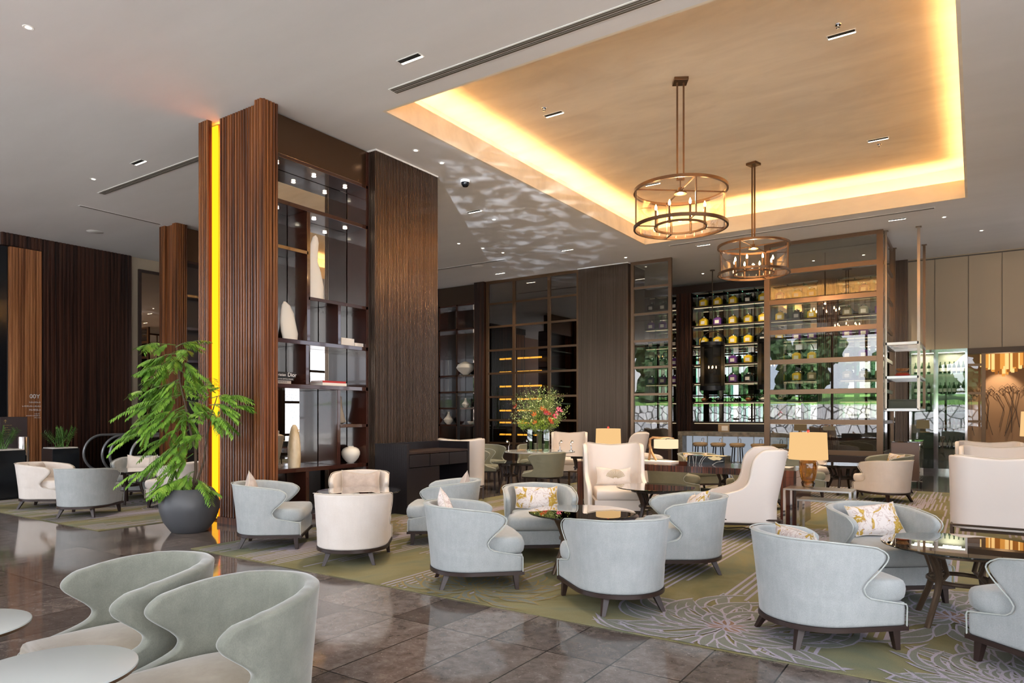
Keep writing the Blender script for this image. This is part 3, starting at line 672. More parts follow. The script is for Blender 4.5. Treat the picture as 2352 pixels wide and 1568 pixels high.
for k in range(14):
    x_ = -.75 + k * .13; top = 2.25 + r2.uniform(-.12, .1); mb.tube([(x_, 0, top), (x_ + r2.uniform(-.25, .25), 0, 1.75 + r2.uniform(-.15, .15)), (x_ + r2.uniform(-.1, .12), 0, .95 + r2.uniform(-.2, .2))], .010, 4)
    mb.tube([(x_ - .08, 0, top), (x_, 0, top + .08), (x_ + .09, 0, top - .02), (x_ + .02, 0, top - .12)], .008, 4, closed=True)
mb.build('wire_lines', 'bronze_dark', art, smooth=0)
lamp('picture_light', 'SPOT', art, (0, -.55, 3.3), 90, (1, .75, .5), .02, (R_(14), 0, 0), spot_size=R_(70), spot_blend=.5)
ch = thing('tube_chandelier', 'amber glass tube chandelier in the dining room beyond', 'chandelier', (.62, 23.2, 3.6))
for k in range(40):
    a = k * 2.399; r_ = .08 * math.sqrt(k); x_, y_ = r_ * math.cos(a), r_ * math.sin(a); L = .25 + .5 * (1 - r_ / .52) + .12 * r2.random()
    MB().cyl(x_, y_, -.62 - L * .55, -.05, .036, n=10).build('glass_tube', ('amber_glass', 'amber_glass_dim', 'amber_glass_pale')[k % 3], ch)
lamp('chandelier_lamp', 'POINT', ch, (0, 0, -1.4), 14, (1, .65, .35), .2)

# ------------------------------------------------------------------ hanging rack and host desk
rk = thing('hanging_rack', 'silver metal shelf rack hanging from the ceiling on four rods', 'rack', (-1.36, 18.43, 0))
for (x_, y_) in ((-.32, -.97), (.32, -.97), (.32, .97), (-.32, .97)):
    MB().box(x_ - .028, x_ + .028, y_ - .028, y_ + .028, 1.60, CZ - .012).build('rod', 'bronze_frame' if y_ > 0 else 'steel_warm' if 'steel_warm' in M else simple('steel_warm', (.48, .40, .34), .22, 1), rk, smooth=0)
    MB().box(x_ - .055, x_ + .055, y_ - .055, y_ + .055, CZ - .012, CZ - .001).build('mounting_plate', 'bronze', rk, smooth=0)
for z_ in (3.07, 2.32, 1.60):
    mb = MB(); e = .028
    mb.box(-.32, .32, -.97 - e, -.97 + e, z_ - e, z_ + e); mb.box(-.32, .32, .97 - e, .97 + e, z_ - e, z_ + e); mb.box(-.32 - e, -.32 + e, -.94, .94, z_ - e, z_ + e); mb.box(.32 - e, .32 + e, -.94, .94, z_ - e, z_ + e)
    for k in range(5): mb.box(-.29, .29, -.7 + k * .35 - .012, -.7 + k * .35 + .012, z_ - .02, z_ + .0)
    mb.build('shelf_frame', 'steel', rk, smooth=0)
MB().box(-.29, .29, -.93, .93, 2.348, 2.356).build('glass_shelf', 'shelf_glass', rk, smooth=0)
t = thing('serving_box', 'stack of wooden and red lacquer trays on the hanging rack', 'tray', (-1.36, 17.62, 2.358))
for (z_, a, m_) in ((0, .16, 'red_book'), (.035, .13, 'terracotta'), (.10, .11, 'branch_wood'), (.13, .14, 'branch_wood')): MB().lathe([(a * .8, z_), (a, z_ + .03), (a * .95, z_ + .03)], n=24).build('tray', m_, t)
t = thing('storage_box', 'dark green lidded box on the bottom of the hanging rack', 'box', (-1.36, 17.8, 1.63)); MB().box(-.27, .27, -.28, .28, 0, .17).build('body', simple('dark_green', (.05, .07, .06), .5), t, bevel=.005); MB().box(-.275, .275, -.285, .285, .17, .20).build('lid', 'dark_green', t, bevel=.004)
hd = thing('host_desk', 'taupe lacquer host desk with glass top under the hanging rack', 'desk', (-1.45, 16.1, 0))
MB().box(0, .50, 0, 1.2, .14, .93).build('body', 'grey_lacquer', hd, bevel=.006); MB().box(-.01, .52, -.01, 1.22, .93, .945).build('glass_top', 'table_glass', hd)
MB().box(.502, .51, .05, 1.15, .16, .90).build('mirror_side', 'mirror', hd, smooth=0)
for (x_, y_) in ((.03, .03), (.45, .03), (.03, 1.14), (.45, 1.14)): MB().box(x_, x_ + .03, y_, y_ + .03, 0, .14).build('leg', 'espresso', hd, smooth=0)
MB().box(-.01, .56, -.03, -.0, .14, .155).build('chrome_kick', 'chrome', hd, smooth=0)
# ================================================================== carpets
def petal(cx, cy, ang, r0, r1, w, curl, n=9):
    """outline points of a curved petal"""
    L = []; Rr = []
    for i in range(n):
        u = i / (n - 1); r = r0 + (r1 - r0) * u; a = ang + curl * u * u; wd = w * math.sin(PI * min(1, .12 + .88 * u) ** 1.1) * (1 if u < 1 else .0)
        c = Vector((cx + r * math.cos(a), cy + r * math.sin(a))); nn = Vector((-math.sin(a + curl * u), math.cos(a + curl * u)))
        L.append(c + nn * wd); Rr.append(c - nn * wd)
    return L, Rr
def carpet(name, label, x0, x1, y0, y1, flowers, seed, stripe_n):
    r = random.Random(seed); mb = MB(); T = .008; mb.box(x0, x1, y0, y1, .001, T, 0); z = T + .0006
    def clipx(a): return min(max(a, x0 + .01), x1 - .01)
    def clipy(a): return min(max(a, y0 + .01), y1 - .01)
    for k in range(stripe_n):        # bundles of woven lines running up the room
        x_ = r.uniform(x0, x1); y_ = r.uniform(y0 - .5, y1); n = r.choice((3, 4, 5, 6, 8)); sp = .062; L = r.uniform(.8, 2.2)
        for i in range(n):
            xa = x_ + i * sp; ya = y_ + r.uniform(-.25, .25) + .05 * i; yb = ya + L + r.uniform(-.3, .3)
            if xa < x0 + .02 or xa > x1 - .03 or yb < y0 + .1 or ya > y1 - .1: continue
            ya, yb = clipy(ya), clipy(yb); z = T + .0006 + k * 6e-6 + i * 7e-7
            mb.add([(xa, ya, z), (xa + .024, ya, z), (xa + .024, yb, z), (xa, yb, z)], [(0, 1, 2, 3)], 1)
    z = T + .0006 + stripe_n * 6e-6; zz = z + .0003
    for fi, (cx, cy, R0, kind) in enumerate(flowers):
        k = 0; zz = z + .0003 + fi * 7e-6
        for (ra, rb, cnt, w) in ((.50, 1.0, 26, .040), (.32, .80, 22, .038), (.18, .58, 18, .034), (.06, .36, 14, .028), (.0, .18, 9, .02)):
            for i in range(cnt):
                a = 2 * PI * (i + .5 * k) / cnt + r.uniform(-.08, .08); cu = r.uniform(-.55, .55) + (.3 if math.cos(a) > 0 else -.3)
                for (ww, sh, mt, up) in ((w * R0 * 1.5, 0, 1, 0), (w * R0 * 1.5 - .015, .03, 2 if kind != 2 or k < 4 else 4, .000015)):
                    if kind == 1: mt = (3, 2)[1 if up else 0]
                    L, Rr = petal(cx, cy, a, R0 * ra + sh, R0 * (rb + r.uniform(-.08, .08) * 0) - sh * .8, max(ww, .004), cu)
                    pts = [(clipx(p.x), clipy(p.y), zz + up) for p in L] + [(clipx(p.x), clipy(p.y), zz + up) for p in Rr]
                    n = len(L); mb.add(pts, [(q, q + 1, n + q + 1, n + q) for q in range(n - 1)], mt)
                zz += .00003
            k += 1
    o = mb.build(name, ['carpet_green', 'carpet_lilac', 'carpet_teal', 'carpet_gold', 'carpet_rust'], smooth=0); tag(o, label, 'carpet')
    return o
carpet('carpet', 'large olive green carpet with lilac lines and flowers under the main seating', -7.25, 2.6, 4.36, 15.5,
       [(-1.45, 4.85, .95, 2), (-.15, 6.0, 1.05, 2), (-3.55, 4.75, .75, 1), (.2, 4.7, .7, 0), (-5.0, 7.9, .8, 1), (-1.6, 8.9, .8, 0), (-6.6, 6.4, .7, 1)], 5, 210)
carpet('carpet', 'green patterned carpet under the far left seating group', -14.0, -9.33, 4.36, 9.5, [(-11.2, 6.3, .8, 2), (-12.9, 5.6, .7, 0)], 9, 70)

# ================================================================== seating
def outline(half, k):    # point at arclength s (signed) along a mirrored path
    s = abs(k); d = 0
    for (a, b) in zip(half, half[1:]):
        L = (b - a).length
        if d + L >= s or b is half[-1]:
            u = (s - d) / L; p = a + (b - a) * u; t = (b - a) / L; break
        d += L
    nrm = Vector((t.y, -t.x)) * -1
    if k < 0: p = Vector((p.x, -p.y)); nrm = Vector((nrm.x, -nrm.y))
    return p, nrm
def half_path(pts):
    P = [Vector(p) for p in pts]; return P, sum((b - a).length for a, b in zip(P, P[1:]))
def arc_path(cx, rx, ry, fx, fy, n=14):
    return half_path([(cx - rx * math.cos(PI / 2 * i / n), ry * math.sin(PI / 2 * i / n)) for i in range(n + 1)] + [(cx + (fx - cx) * j / 6, ry + (fy - ry) * j / 6) for j in range(1, 7)])
def sq_path(bx, r, hy, fx, fy, n=8):
    return half_path([(bx, 0), (bx, (hy - r) / 2), (bx, hy - r)] + [(bx + r - r * math.cos(PI / 2 * i / n), hy - r + r * math.sin(PI / 2 * i / n)) for i in range(1, n + 1)] + [(bx + r + (fx - bx - r) * j / 8, hy + (fy - hy) * j / 8) for j in range(1, 9)])
def shell(path, z0, ztab, smax, lean, thick, root, mat, pip, rows=26, cols=41, rake=0, name='back_shell'):
    P, L = path; zr = [ (i / (rows - 1)) for i in range(rows)]
    def pt(zn, kk, off=0):
        s = kk * lerp_tab(smax, zn) * L; p, nrm = outline(P, s); zt = lerp_tab(ztab, abs(s) / L); z = z0 + (zt - z0) * zn
        lb, lsd = lean; back = max(0, -nrm.x); o = (lb * back + lsd * (1 - back)) * zn ** 1.3 + off
        return Vector((p.x + nrm.x * o - rake * max(0, z - .42), p.y + nrm.y * o, z))
    g = [[pt(zn, -1 + 2 * j / (cols - 1)) for j in range(cols)] for zn in zr]
    # outward is nrm; grid normals decide the solidify side
    o = MB().grid(g).build(name, mat, root, smooth=0)
    me = o.data; c = sum((p.center for p in me.polygons), Vector()) / len(me.polygons)
    mid = me.polygons[len(me.polygons) // 2 + cols // 2]
    outw = mid.normal.x * (-1) > 0
    bake(o, [('SOLIDIFY', dict(thickness=thick, offset=-1 if outw else 1, use_even_offset=True)), ('SUBSURF', dict(levels=1, render_levels=1))])
    for p in o.data.polygons: p.use_smooth = True
    if pip:
        e = [pt(zn, -1, .003) for zn in zr] + [pt(1, -1 + 2 * j / (cols - 1), .003) + Vector((0, 0, .001)) for j in range(1, cols - 1)] + [pt(zn, 1, .003) for zn in reversed(zr)]
        MB().tube(e, .0045, 6).build('piping', pip, o)
    return o
def poly_at(path, s0, s1, off, n=40, front=None):
    P, L = path; pts = []
    for i in range(n + 1):
        p, nr = outline(P, s0 + (s1 - s0) * i / n); pts.append(Vector((p.x + nr.x * off, p.y + nr.y * off)))
    return pts
def cushion(poly, z0, z1, r, dome, root, mat, name='seat_cushion'):
    c = sum(poly, Vector((0, 0))) / len(poly)
    def ring(ins, z, d=0): return [(p.x + (c.x - p.x) * ins, p.y + (c.y - p.y) * ins, z) for p in poly]
    h_ = z1 - z0; rs = [ring(.9, z0), ring(.10, z0), ring(.045, z0 + h_ * .05), ring(.012, z0 + h_ * .18), ring(0, z0 + h_ * .35), ring(-.006, z0 + h_ * .55), ring(0, z0 + h_ * .75), ring(.02, z0 + h_ * .92), ring(.055, z1), ring(.12, z1 + dome * .22), ring(.3, z1 + dome * .6), ring(.6, z1 + dome * .9), ring(.9, z1 + dome)]
    return MB().rings(rs).build(name, mat, root, smooth=60)
def sleg(root, x, y, zt, dx, dy, w0=.026, w1=.016, mat='espresso', name='leg'):
    def sq(cx, cy, w, z): return [(cx - w, cy - w, z), (cx + w, cy - w, z), (cx + w, cy + w, z), (cx - w, cy + w, z)]
    return MB().rings([sq(x + dx, y + dy, w1, 0), sq(x, y, w0, zt)]).build(name, mat, root, smooth=0, bevel=.003)
BARREL = [(0, 1), (.27, 1), (.30, .975), (.315, .90), (.33, .80), (.36, .735), (.41, .695), (.48, .685), (.55, .705), (.64, .755), (.74, .805), (.82, .842), (.88, .852), (.93, .842), (.97, .81), (1, .765)]
def barrel(fab, pip):
    t = thing('tub_armchair', 'x', 'armchair'); path = arc_path(-.03, .355, .355, .37, .36); P, L = path
    shell(path, .155, [(0, .715), (.4, .705), (.62, .68), (.8, .655), (1, .655)], BARREL, (.06, .025), .055, t, fab, pip)
    base = poly_at(path, -L, L, -.02); MB().prism([(p.x, p.y) for p in base] , .16, .30).build('seat_base', fab, t, smooth=30)
    rail = poly_at(path, -L * 1.0, L * 1.0, .006); rail = [Vector((rail[0].x + .012, rail[0].y))] + rail + [Vector((rail[-1].x + .012, rail[-1].y))]; MB().prism([(p.x, p.y) for p in rail], .128, .158).build('base_rail', 'espresso', t, smooth=30)
    cp = poly_at(path, -.62 * L, .62 * L, -.062, 36); fr = [Vector((.14, .305)), Vector((.19, .35)), Vector((.33, .355)), Vector((.385, .33)), Vector((.40, .2)), Vector((.405, 0))]
    cp = cp + fr + [Vector((p.x, -p.y)) for p in reversed(fr[:-1])]
    cushion(cp, .302, .445, .05, .018, t, fab)
    for (x, y, dx, dy) in ((.315, .315, .01, .015), (.315, -.315, .01, -.015), (-.26, .20, -.055, .045), (-.26, -.20, -.055, -.045)): sleg(t, x, y, .13, dx, dy)
    return Proto(t)
def pillow(name, label, mat, w, h, th, loc, rz, tilt, parent=None, fan=False, roll=0):
    t = thing(name, label, 'cushion', loc, rz); n = 14
    def sf(u, v, sgn):
        e = (1 - abs(u) ** 3.2) * (1 - abs(v) ** 3.2); pin = 1 - .07 * (1 - abs(u) ** 2) * abs(v) ** 2; pin2 = 1 - .07 * (1 - abs(v) ** 2) * abs(u) ** 2
        return (sgn * (th / 2 * max(e, 0) ** .55 + .001), u * w / 2 * pin2, v * h / 2 * pin - .10 * h * max(0, v) ** 2 * (1 - u * u) + .012 * math.sin(3 * u + 2 * v + w * 40))
    mb = MB(); mb.T = Matrix.Translation((0, 0, h / 2)) @ Matrix.Rotation(R_(-tilt), 4, 'Y') @ Matrix.Rotation(R_(roll), 4, 'X')
    for sg in (1, -1): mb.grid([[sf(-1 + 2 * i / n, -1 + 2 * j / n, sg) for i in range(n + 1)] for j in range(n + 1)])
    edge = [sf(-1 + 2 * i / n, -1, 0) for i in range(n)] + [sf(1, -1 + 2 * j / n, 0) for j in range(n)] + [sf(1 - 2 * i / n, 1, 0) for i in range(n)] + [sf(-1, 1 - 2 * j / n, 0) for j in range(n)]
    cv = mb.build('cover', mat, t, smooth=60)
    m2 = MB(); m2.T = mb.T; m2.tube([(0, p[1], p[2]) for p in edge], .004, 6, closed=True); m2.build('piping', 'piping_cream', cv)
    if fan:
        m2 = MB(); m2.T = mb.T
        for k in range(19):
            a = PI * (.12 + .76 * k / 18); p = [(0, .02 + rr_ * math.cos(a), -h * .22 + rr_ * math.sin(a)) for rr_ in (.03, .07, .11, .145)]
            m2.tube([(sf(q[1] / (w / 2), q[2] / (h / 2), 1)[0] + .001, q[1], q[2]) for q in p], [.0015, .0022, .003, .0035], 5)
        m2.tube([(th / 2 + .0, .02, -h * .22 + .03), (th / 2 - .02, .0, -h * .42)], .003, 5)
        m2.build('fan_embroidery', 'gold_thread', cv, smooth=0)
    return t
def on_chair(c, phi, lx, ly, z):
    a = R_(phi); return (c[0] + lx * math.cos(a) - ly * math.sin(a), c[1] + lx * math.sin(a) + ly * math.cos(a), z)

BLUE = barrel('blue_fabric', 'piping_pale'); CREAM = barrel('cream_fabric', 'piping_cream'); SAGE = barrel('sage_leather', 'piping_pale')
SEATS = [
    (BLUE, (-6.70, 5.03), 41, 'pale blue tub armchair in profile nearest the reddish wood column, facing right', 'seating round the near tables'),
    (CREAM, (-5.33, 4.98), 129, 'cream tub armchair with its back to the camera, in front of the display shelf', None),
    (CREAM, (-6.85, 6.52), -47, 'cream tub armchair with a satin cushion behind the glass table by the display shelf', None),
    (BLUE, (-5.25, 6.34), 213, 'pale blue tub armchair beside the black service cabinet, facing left', None),
    (BLUE, (-3.71, 4.90), 45, 'pale blue tub armchair in profile left of the middle glass table, at the carpet edge', None),
    (BLUE, (-3.90, 6.30), -50, 'pale blue tub armchair with a gold flower cushion behind the middle glass table', None),
    (BLUE, (-2.36, 4.98), 139, 'pale blue tub armchair with its back to the camera before the middle glass table', None),
    (BLUE, (-2.37, 6.42), 213, 'pale blue tub armchair facing left, right of the middle glass table', None),
    (BLUE, (-.88, 5.01), 43, 'large pale blue tub armchair at front right, left of the right glass table', None),
    (BLUE, (-.66, 6.46), -50, 'pale blue tub armchair with a crumpled white and gold cushion behind the right glass table', None),
    (BLUE, (.47, 5.06), 139, 'pale blue tub armchair cut off by the right edge of the photo', None),
    (CREAM, (-12.42, 5.03), 41, 'cream tub armchair at the far left by the black planter', None),
    (BLUE, (-10.96, 4.95), 131, 'grey-blue tub armchair with its back to the camera on the far left carpet', None),
    (BLUE, (-12.55, 6.55), -47, 'grey-blue tub armchair with two white cushions in front of the escalator rails', None),
    (CREAM, (-10.84, 6.32), 213, 'cream tub armchair behind the round grey plant pot', None),
    (CREAM, (-1.30, 13.52), 138, 'cream tub armchair with its back to the camera before the host desk', None),
    (SAGE, (-1.40, 15.00), 218, 'sage tub armchair with a gold cushion left of the host desk', None),
    (CREAM, (-2.90, 14.85), -47, 'cream tub armchair behind the amber lamp, facing the camera', None),
    (SAGE, (-2.75, 13.40), 42, 'sage tub armchair behind the amber lamp, back to the camera', None),
    (SAGE, (-4.40, 11.50), 42, 'sage tub armchair seen beneath the long table, back to the camera', None),
    (SAGE, (-2.90, 11.35), 139, 'sage tub armchair seen behind the facing-left wing chair', None),
    (SAGE, (-4.55, 13.35), -50, 'sage tub armchair with a gold cushion in front of the bar stools', None),
    (CREAM, (-5.45, 12.95), 10, 'cream tub armchair behind the branch lamp', None),
]
for (pr, c, phi, lb, g) in SEATS: pr.put((c[0], c[1], .008 if True else 0), phi, lb, 'tub armchairs round the low tables')
# cushions lying in the tub chairs
CU = [((-3.90, 6.30), -50, 'pillow_print', 'white cushion printed with gold flowers on the blue chair behind the middle table', .48, .27, 26, 0, 0),
      ((-.66, 6.46), -50, 'pillow_print', 'crumpled white and gold cushion on the blue chair behind the right table', .46, .30, 30, .05, 4),
      ((-2.37, 6.42), 213, 'pillow_print', 'gold and white cushion on the blue chair right of the middle table', .42, .31, 28, 0, 12),
      ((-.88, 5.01), 43, 'pillow_print', 'gold flower cushion peeking over the large front right chair', .46, .30, 14, 0, 0),
      ((-3.71, 4.90), 45, 'pillow_print', 'cushion corner peeking over the blue chair at the carpet edge', .40, .31, 12, 0, 25),
      ((-6.70, 5.03), 41, 'pillow_satin', 'cushion tip peeking over the blue chair nearest the wood column', .38, .31, 12, 0, 28),
      ((-5.25, 6.34), 213, 'pillow_satin', 'cushion tip peeking over the blue chair by the service cabinet', .38, .30, 12, 0, 28),
      ((-6.85, 6.52), -47, 'pillow_satin', 'crumpled beige satin cushion on the cream chair by the display shelf', .52, .28, 22, 0, 0),
      ((-12.42, 5.03), 41, 'pillow_satin', 'beige satin cushion on the far left cream chair', .44, .27, 16, 0, 0),
      ((-12.55, 6.55), -47, 'pillow_cream', 'white patterned cushion on the grey-blue chair by the escalator', .52, .30, 20, 0, 0),
      ((-4.55, 13.35), -50, 'pillow_print', 'gold patterned cushion on the sage chair before the bar stools', .50, .28, 16, 0, 0),
      ((-1.40, 15.00), 218, 'pillow_print', 'gold patterned cushion on the sage chair left of the host desk', .48, .30, 14, 0, 0),
      ((-2.90, 14.85), -47, 'pillow_print', 'gold patterned cushion on the cream chair behind the amber lamp', .48, .28, 16, 0, 0)]
for (c, phi, mt, lb, w, h, ti, ly, ro) in CU: pillow('cushion', lb, mt, w, h, .13, on_chair(c, phi, -.15 if ti > 13 else -.24, ly, .458), phi, ti, roll=ro)

# round low tables with glass tops
def round_table(wood, R, z, s=1.0, legs=4):
    t = thing('glass_table', 'x', 'table')
    MB().lathe([(R - .004, z - .012), (R, z - .009), (R, z - .003), (R - .004, z)], n=72).build('glass_top', 'table_glass', t)
    MB().lathe([(R * .55, z - .06), (R * .62, z - .06), (R * .62, z - .0125), (R * .55, z - .0125)], n=48, cap0=False, cap1=False).build('apron_ring', wood, t)
    for k in range(legs):
        a = 2 * PI * k / legs + PI / legs; c, sn = math.cos(a), math.sin(a)
        q = [(R * .60, z - .03), (R * .50, z - .12), (R * .42, z * .60), (R * .46, z * .42), (R * .66, 0)]
        pts = []
        for i in range(len(q) - 1):
            for j in range(4): u = j / 4; pts.append((q[i][0] * (1 - u) + q[i + 1][0] * u, q[i][1] * (1 - u) + q[i + 1][1] * u))
        pts.append(q[-1]); pts = [pts[0]] + [((pts[i - 1][0] + pts[i][0] * 2 + pts[i + 1][0]) / 4, (pts[i - 1][1] + pts[i][1] * 2 + pts[i + 1][1]) / 4) for i in range(1, len(pts) - 1)] + [pts[-1]]
        MB().tube([(c * x_, sn * x_, z_) for (x_, z_) in pts], [.030 * s - .010 * s * i / len(pts) for i in range(len(pts))], 10).build('leg', wood, t)
        MB().tube([(c * R * .60, sn * R * .60, z - .045), (c * R * .36, sn * R * .36, z - .09), (c * R * .27, sn * R * .27, z * .64), (c * R * .43, sn * R * .43, z * .54)], .018 * s, 8).build('brace', wood, t)
    MB().tube([(R * .40 * math.cos(2 * PI * k / 24), R * .40 * math.sin(2 * PI * k / 24), z * .55) for k in range(24)], .016 * s, 8, closed=True).build('stretcher_ring', wood, t)
    return Proto(t)
simple('bronze_leg', (.13, .085, .055), .3, .5)
TB = round_table('bronze_leg', .51, .56); TW = round_table('espresso', .50, .56); TH = round_table('espresso', .34, .58)
TB.put((-3.13, 5.84, .008), 22, 'round smoked glass table on bronze legs in the middle, reflecting flowers', 'round glass tables')
TB.put((-.09, 5.88, .008), 10, 'round smoked glass table on bronze legs at the right edge', 'round glass tables')
TW.put((-6.25, 5.93, .008), 30, 'round glass table hidden behind the cream armchair by the display shelf', 'round glass tables')
TW.put((-3.42, 8.38, .008), 20, 'round glass table on dark wood legs between the two wing chairs', 'round glass tables')
TW.put((-11.80, 5.95, .008), 15, 'round table on dark wood legs in the far left group', 'round glass tables')
TW.put((-3.55, 12.15, .008), 0, 'round dark table seen beneath the long wooden table', 'round glass tables')
TW.put((-2.05, 14.15, .008), 35, 'round glass table behind the silver side tables', 'round glass tables')
TH.put((-7.45, 10.98, .001), 0, 'small round dark side table in front of the flower table', 'small dark side tables')
TH.put((-7.30, 13.55, .001), 30, 'small round dark side table in front of the far cream wing chair', 'small dark side tables')

# wing chairs
WING = [(0, 1), (.26, 1), (.33, .985), (.385, .95), (.415, .88), (.44, .78), (.48, .69), (.54, .645), (.64, .63), (.76, .635), (.88, .63), (.95, .60), (1, .54)]
def wing(fab, pip, w=.36, h=1.08, rake=.20, mat_frame='espresso'):
    t = thing('wing_chair', 'x', 'armchair'); path = sq_path(-.34, .13, w, .38, w - .01); P, L = path
    shell(path, .19, [(0, h - .035), (.2, h - .02), (.33, h), (.5, h - .01), (.7, h - .05), (1, h - .06)], WING, (.0, .015), .062, t, fab, pip, rows=32, cols=49, rake=rake)
    cp = poly_at(path, -L * .97, L * .97, -.04); MB().prism([(p.x, p.y) for p in cp], .18, .32).build('seat_base', fab, t, smooth=30)
    c2 = poly_at(path, -L * .98, L * .98, -.068); cushion(c2, .315, .46, .04, .02, t, fab)
    fr = 'frame_rail'; e = .012; mb = MB(); X0, X1, Y1 = -.42, .30, w + .045
    for (a, b) in (((X0, -Y1), (X1, -Y1)), ((X0, Y1), (X1, Y1)), ((X0, -Y1), (X0, Y1))): mb.tube([(a[0], a[1], .235), (b[0], b[1], .235)], e, 6)
    mb.build(fr, mat_frame, t)
    MB().prism([(X0 + .08, -w + .04), (X1 + .03, -w + .04), (X1 + .03, w - .04), (X0 + .08, w - .04)], .155, .182).build('base_rail', mat_frame, t, smooth=0)
    for (x, y) in ((X0, -Y1), (X0, Y1), (X1, -Y1), (X1, Y1)): sleg(t, x, y, .245, -.02 if x < 0 else .01, 0, .013, .011, mat_frame)
    return Proto(t)
WC = wing('cream_leather', 'piping_cream')
WC.put((-4.22, 8.86, .008), -58, 'cream leather wing chair with a fan cushion, facing the camera beside the long table', 'cream wing chairs')
WC.put((-2.45, 8.72, .008), 203, 'cream leather wing chair in profile facing left, right of the small glass table', 'cream wing chairs')
WC.put((-7.76, 9.86, .001), 126, 'cream wing chair seen from behind, right of the black service cabinet', 'cream wing chairs')
WC.put((-8.0, 14.3, .001), -62, 'cream wing chair facing the camera behind the flower table', 'cream wing chairs')
WC.put((-6.85, 15.0, .001), 200, 'cream wing chair half hidden behind the leftmost lamp', 'cream wing chairs')
WE = wing('cream_leather', 'piping_cream', .41, 1.03, .06, 'bronze_dark')
WE.put((.22, 9.75, .008), 90, 'large cream high-backed chair at the right edge, back to the camera', 'cream high-backed chairs at the right')
WE.put((.27, 12.15, .008), -90, 'middle one of the three cream high-backed chairs at the right edge', 'cream high-backed chairs at the right')
WE.put((.18, 14.1, .008), -90, 'farthest of the three cream high-backed chairs at the right edge', 'cream high-backed chairs at the right')
pillow('cushion', 'white lumbar cushion with a gold fan on the camera-facing wing chair', 'pillow_cream', .50, .26, .12, on_chair((-4.22, 8.86), -58, -.17, 0, .487), -58, 14, fan=True)
pillow('cushion', 'white lumbar cushion with a gold fan on the left-facing wing chair', 'pillow_cream', .50, .24, .12, on_chair((-2.45, 8.72), 203, -.16, 0, .487), 203, 18, fan=True)

# sage dining tub chairs round the flower table, and the two velvet chairs in the foreground
DIN = [(0, 1), (.10, 1), (.17, .985), (.20, .90), (.23, .80), (.28, .74), (.36, .70), (.46, .705), (.58, .745), (.70, .79), (.80, .83), (.87, .845), (.93, .835), (.97, .80), (1, .755)]
def dining(fab, pip):
    t = thing('dining_chair', 'x', 'chair'); path = arc_path(-.03, .29, .30, .29, .29); P, L = path
    shell(path, .37, [(0, .82), (.5, .80), (1, .75)], DIN, (.06, .02), .04, t, fab, pip)
    MB().prism([(p.x, p.y) for p in poly_at(path, -L, L, .004)], .345, .37).build('base_rail', 'espresso', t, smooth=30)
    cushion(poly_at(path, -L, L, -.03), .371, .47, .03, .015, t, fab)
    for (x, y, dx, dy) in ((.25, .25, .01, .01), (.25, -.25, .01, -.01), (-.22, .17, -.05, .03), (-.22, -.17, -.05, -.03)): sleg(t, x, y, .35, dx, dy, .022, .014)
    return Proto(t)
DC = dining('sage_leather', 'piping_pale')
DC.put((-6.55, 10.75, .001), 188, 'sage dining chair with its back to the camera in front of the flower table', 'sage dining chairs round the flower table')
DC.put((-8.25, 11.25, .001), 25, 'sage dining chair left of the flower table, nearest the cream wing chair', 'sage dining chairs round the flower table')
DC.put((-9.05, 12.55, .001), -15, 'sage dining chair at the far left of the flower table', 'sage dining chairs round the flower table')
DC.put((-8.35, 13.25, .001), -65, 'sage dining chair behind the flower table, left of the vases', 'sage dining chairs round the flower table')
LNG = [(0, 1), (.30, 1), (.355, .985), (.39, .93), (.415, .83), (.445, .73), (.48, .665), (.53, .635), (.58, .64), (.66, .68), (.75, .735), (.83, .78), (.89, .795), (.935, .785), (.97, .755), (1, .715)]
def lounge():
    t = thing('velvet_tub_chair', 'x', 'armchair'); path = arc_path(.06, .43, .365, .40, .345); P, L = path
    shell(path, .14, [(0, .735), (.3, .73), (.5, .71), (.7, .675), (.85, .65), (1, .63)], LNG, (.05, .02), .066, t, 'sage_velvet', None, rows=34, cols=49)
    P_, L_ = path
    e = []
    MB().prism([(p.x, p.y) for p in poly_at(path, -L, L, -.03)], .14, .27).build('seat_base', 'sage_velvet', t, smooth=30)
    cushion(poly_at(path, -L * .99, L * .99, -.066), .26, .375, .05, .03, t, 'velvet_tan')
    for (x, y, dx, dy) in ((.33, .28, .02, .02), (.33, -.28, .02, -.02), (-.28, .2, -.05, .04), (-.28, -.2, -.05, -.04)): sleg(t, x, y, .14, dx, dy)
    return Proto(t)
LC = lounge()
LC.put((-2.735, 1.80, 0), 263, 'sage velvet tub chair nearest the camera, its right one of the pair', 'sage velvet chairs in the foreground')
LC.put((-3.58, 1.81, 0), 263, 'sage velvet tub chair in the foreground, the left one of the pair', 'sage velvet chairs in the foreground')
def pedestal(r, z):
    t = thing('pedestal_table', 'x', 'table')
    MB().lathe([(r - .012, z - .025), (r - .002, z - .02), (r, z - .008)], n=64).build('table_rim', 'bronze', t)
    MB().lathe([(r, z - .008), (r - .001, z - .002), (r - .006, z), (.0001, z)], n=64, cap0=True).build('white_top', 'stone_white', t)
    MB().lathe([(r * .62, 0), (r * .62, .012), (.03, .03), (.022, .06), (.022, z - .06), (r * .4, z - .026)], n=40).build('pedestal', 'bronze_dark', t)
    return Proto(t)
PT = pedestal(.275, .60)
PT.put((-2.70, 1.10, 0), 0, 'round white pedestal table at the bottom left corner, the nearer one', 'white round tables in the foreground')
PT.put((-3.60, 1.10, 0), 0, 'round white pedestal table cut off at the left edge, the farther one', 'white round tables in the foreground')

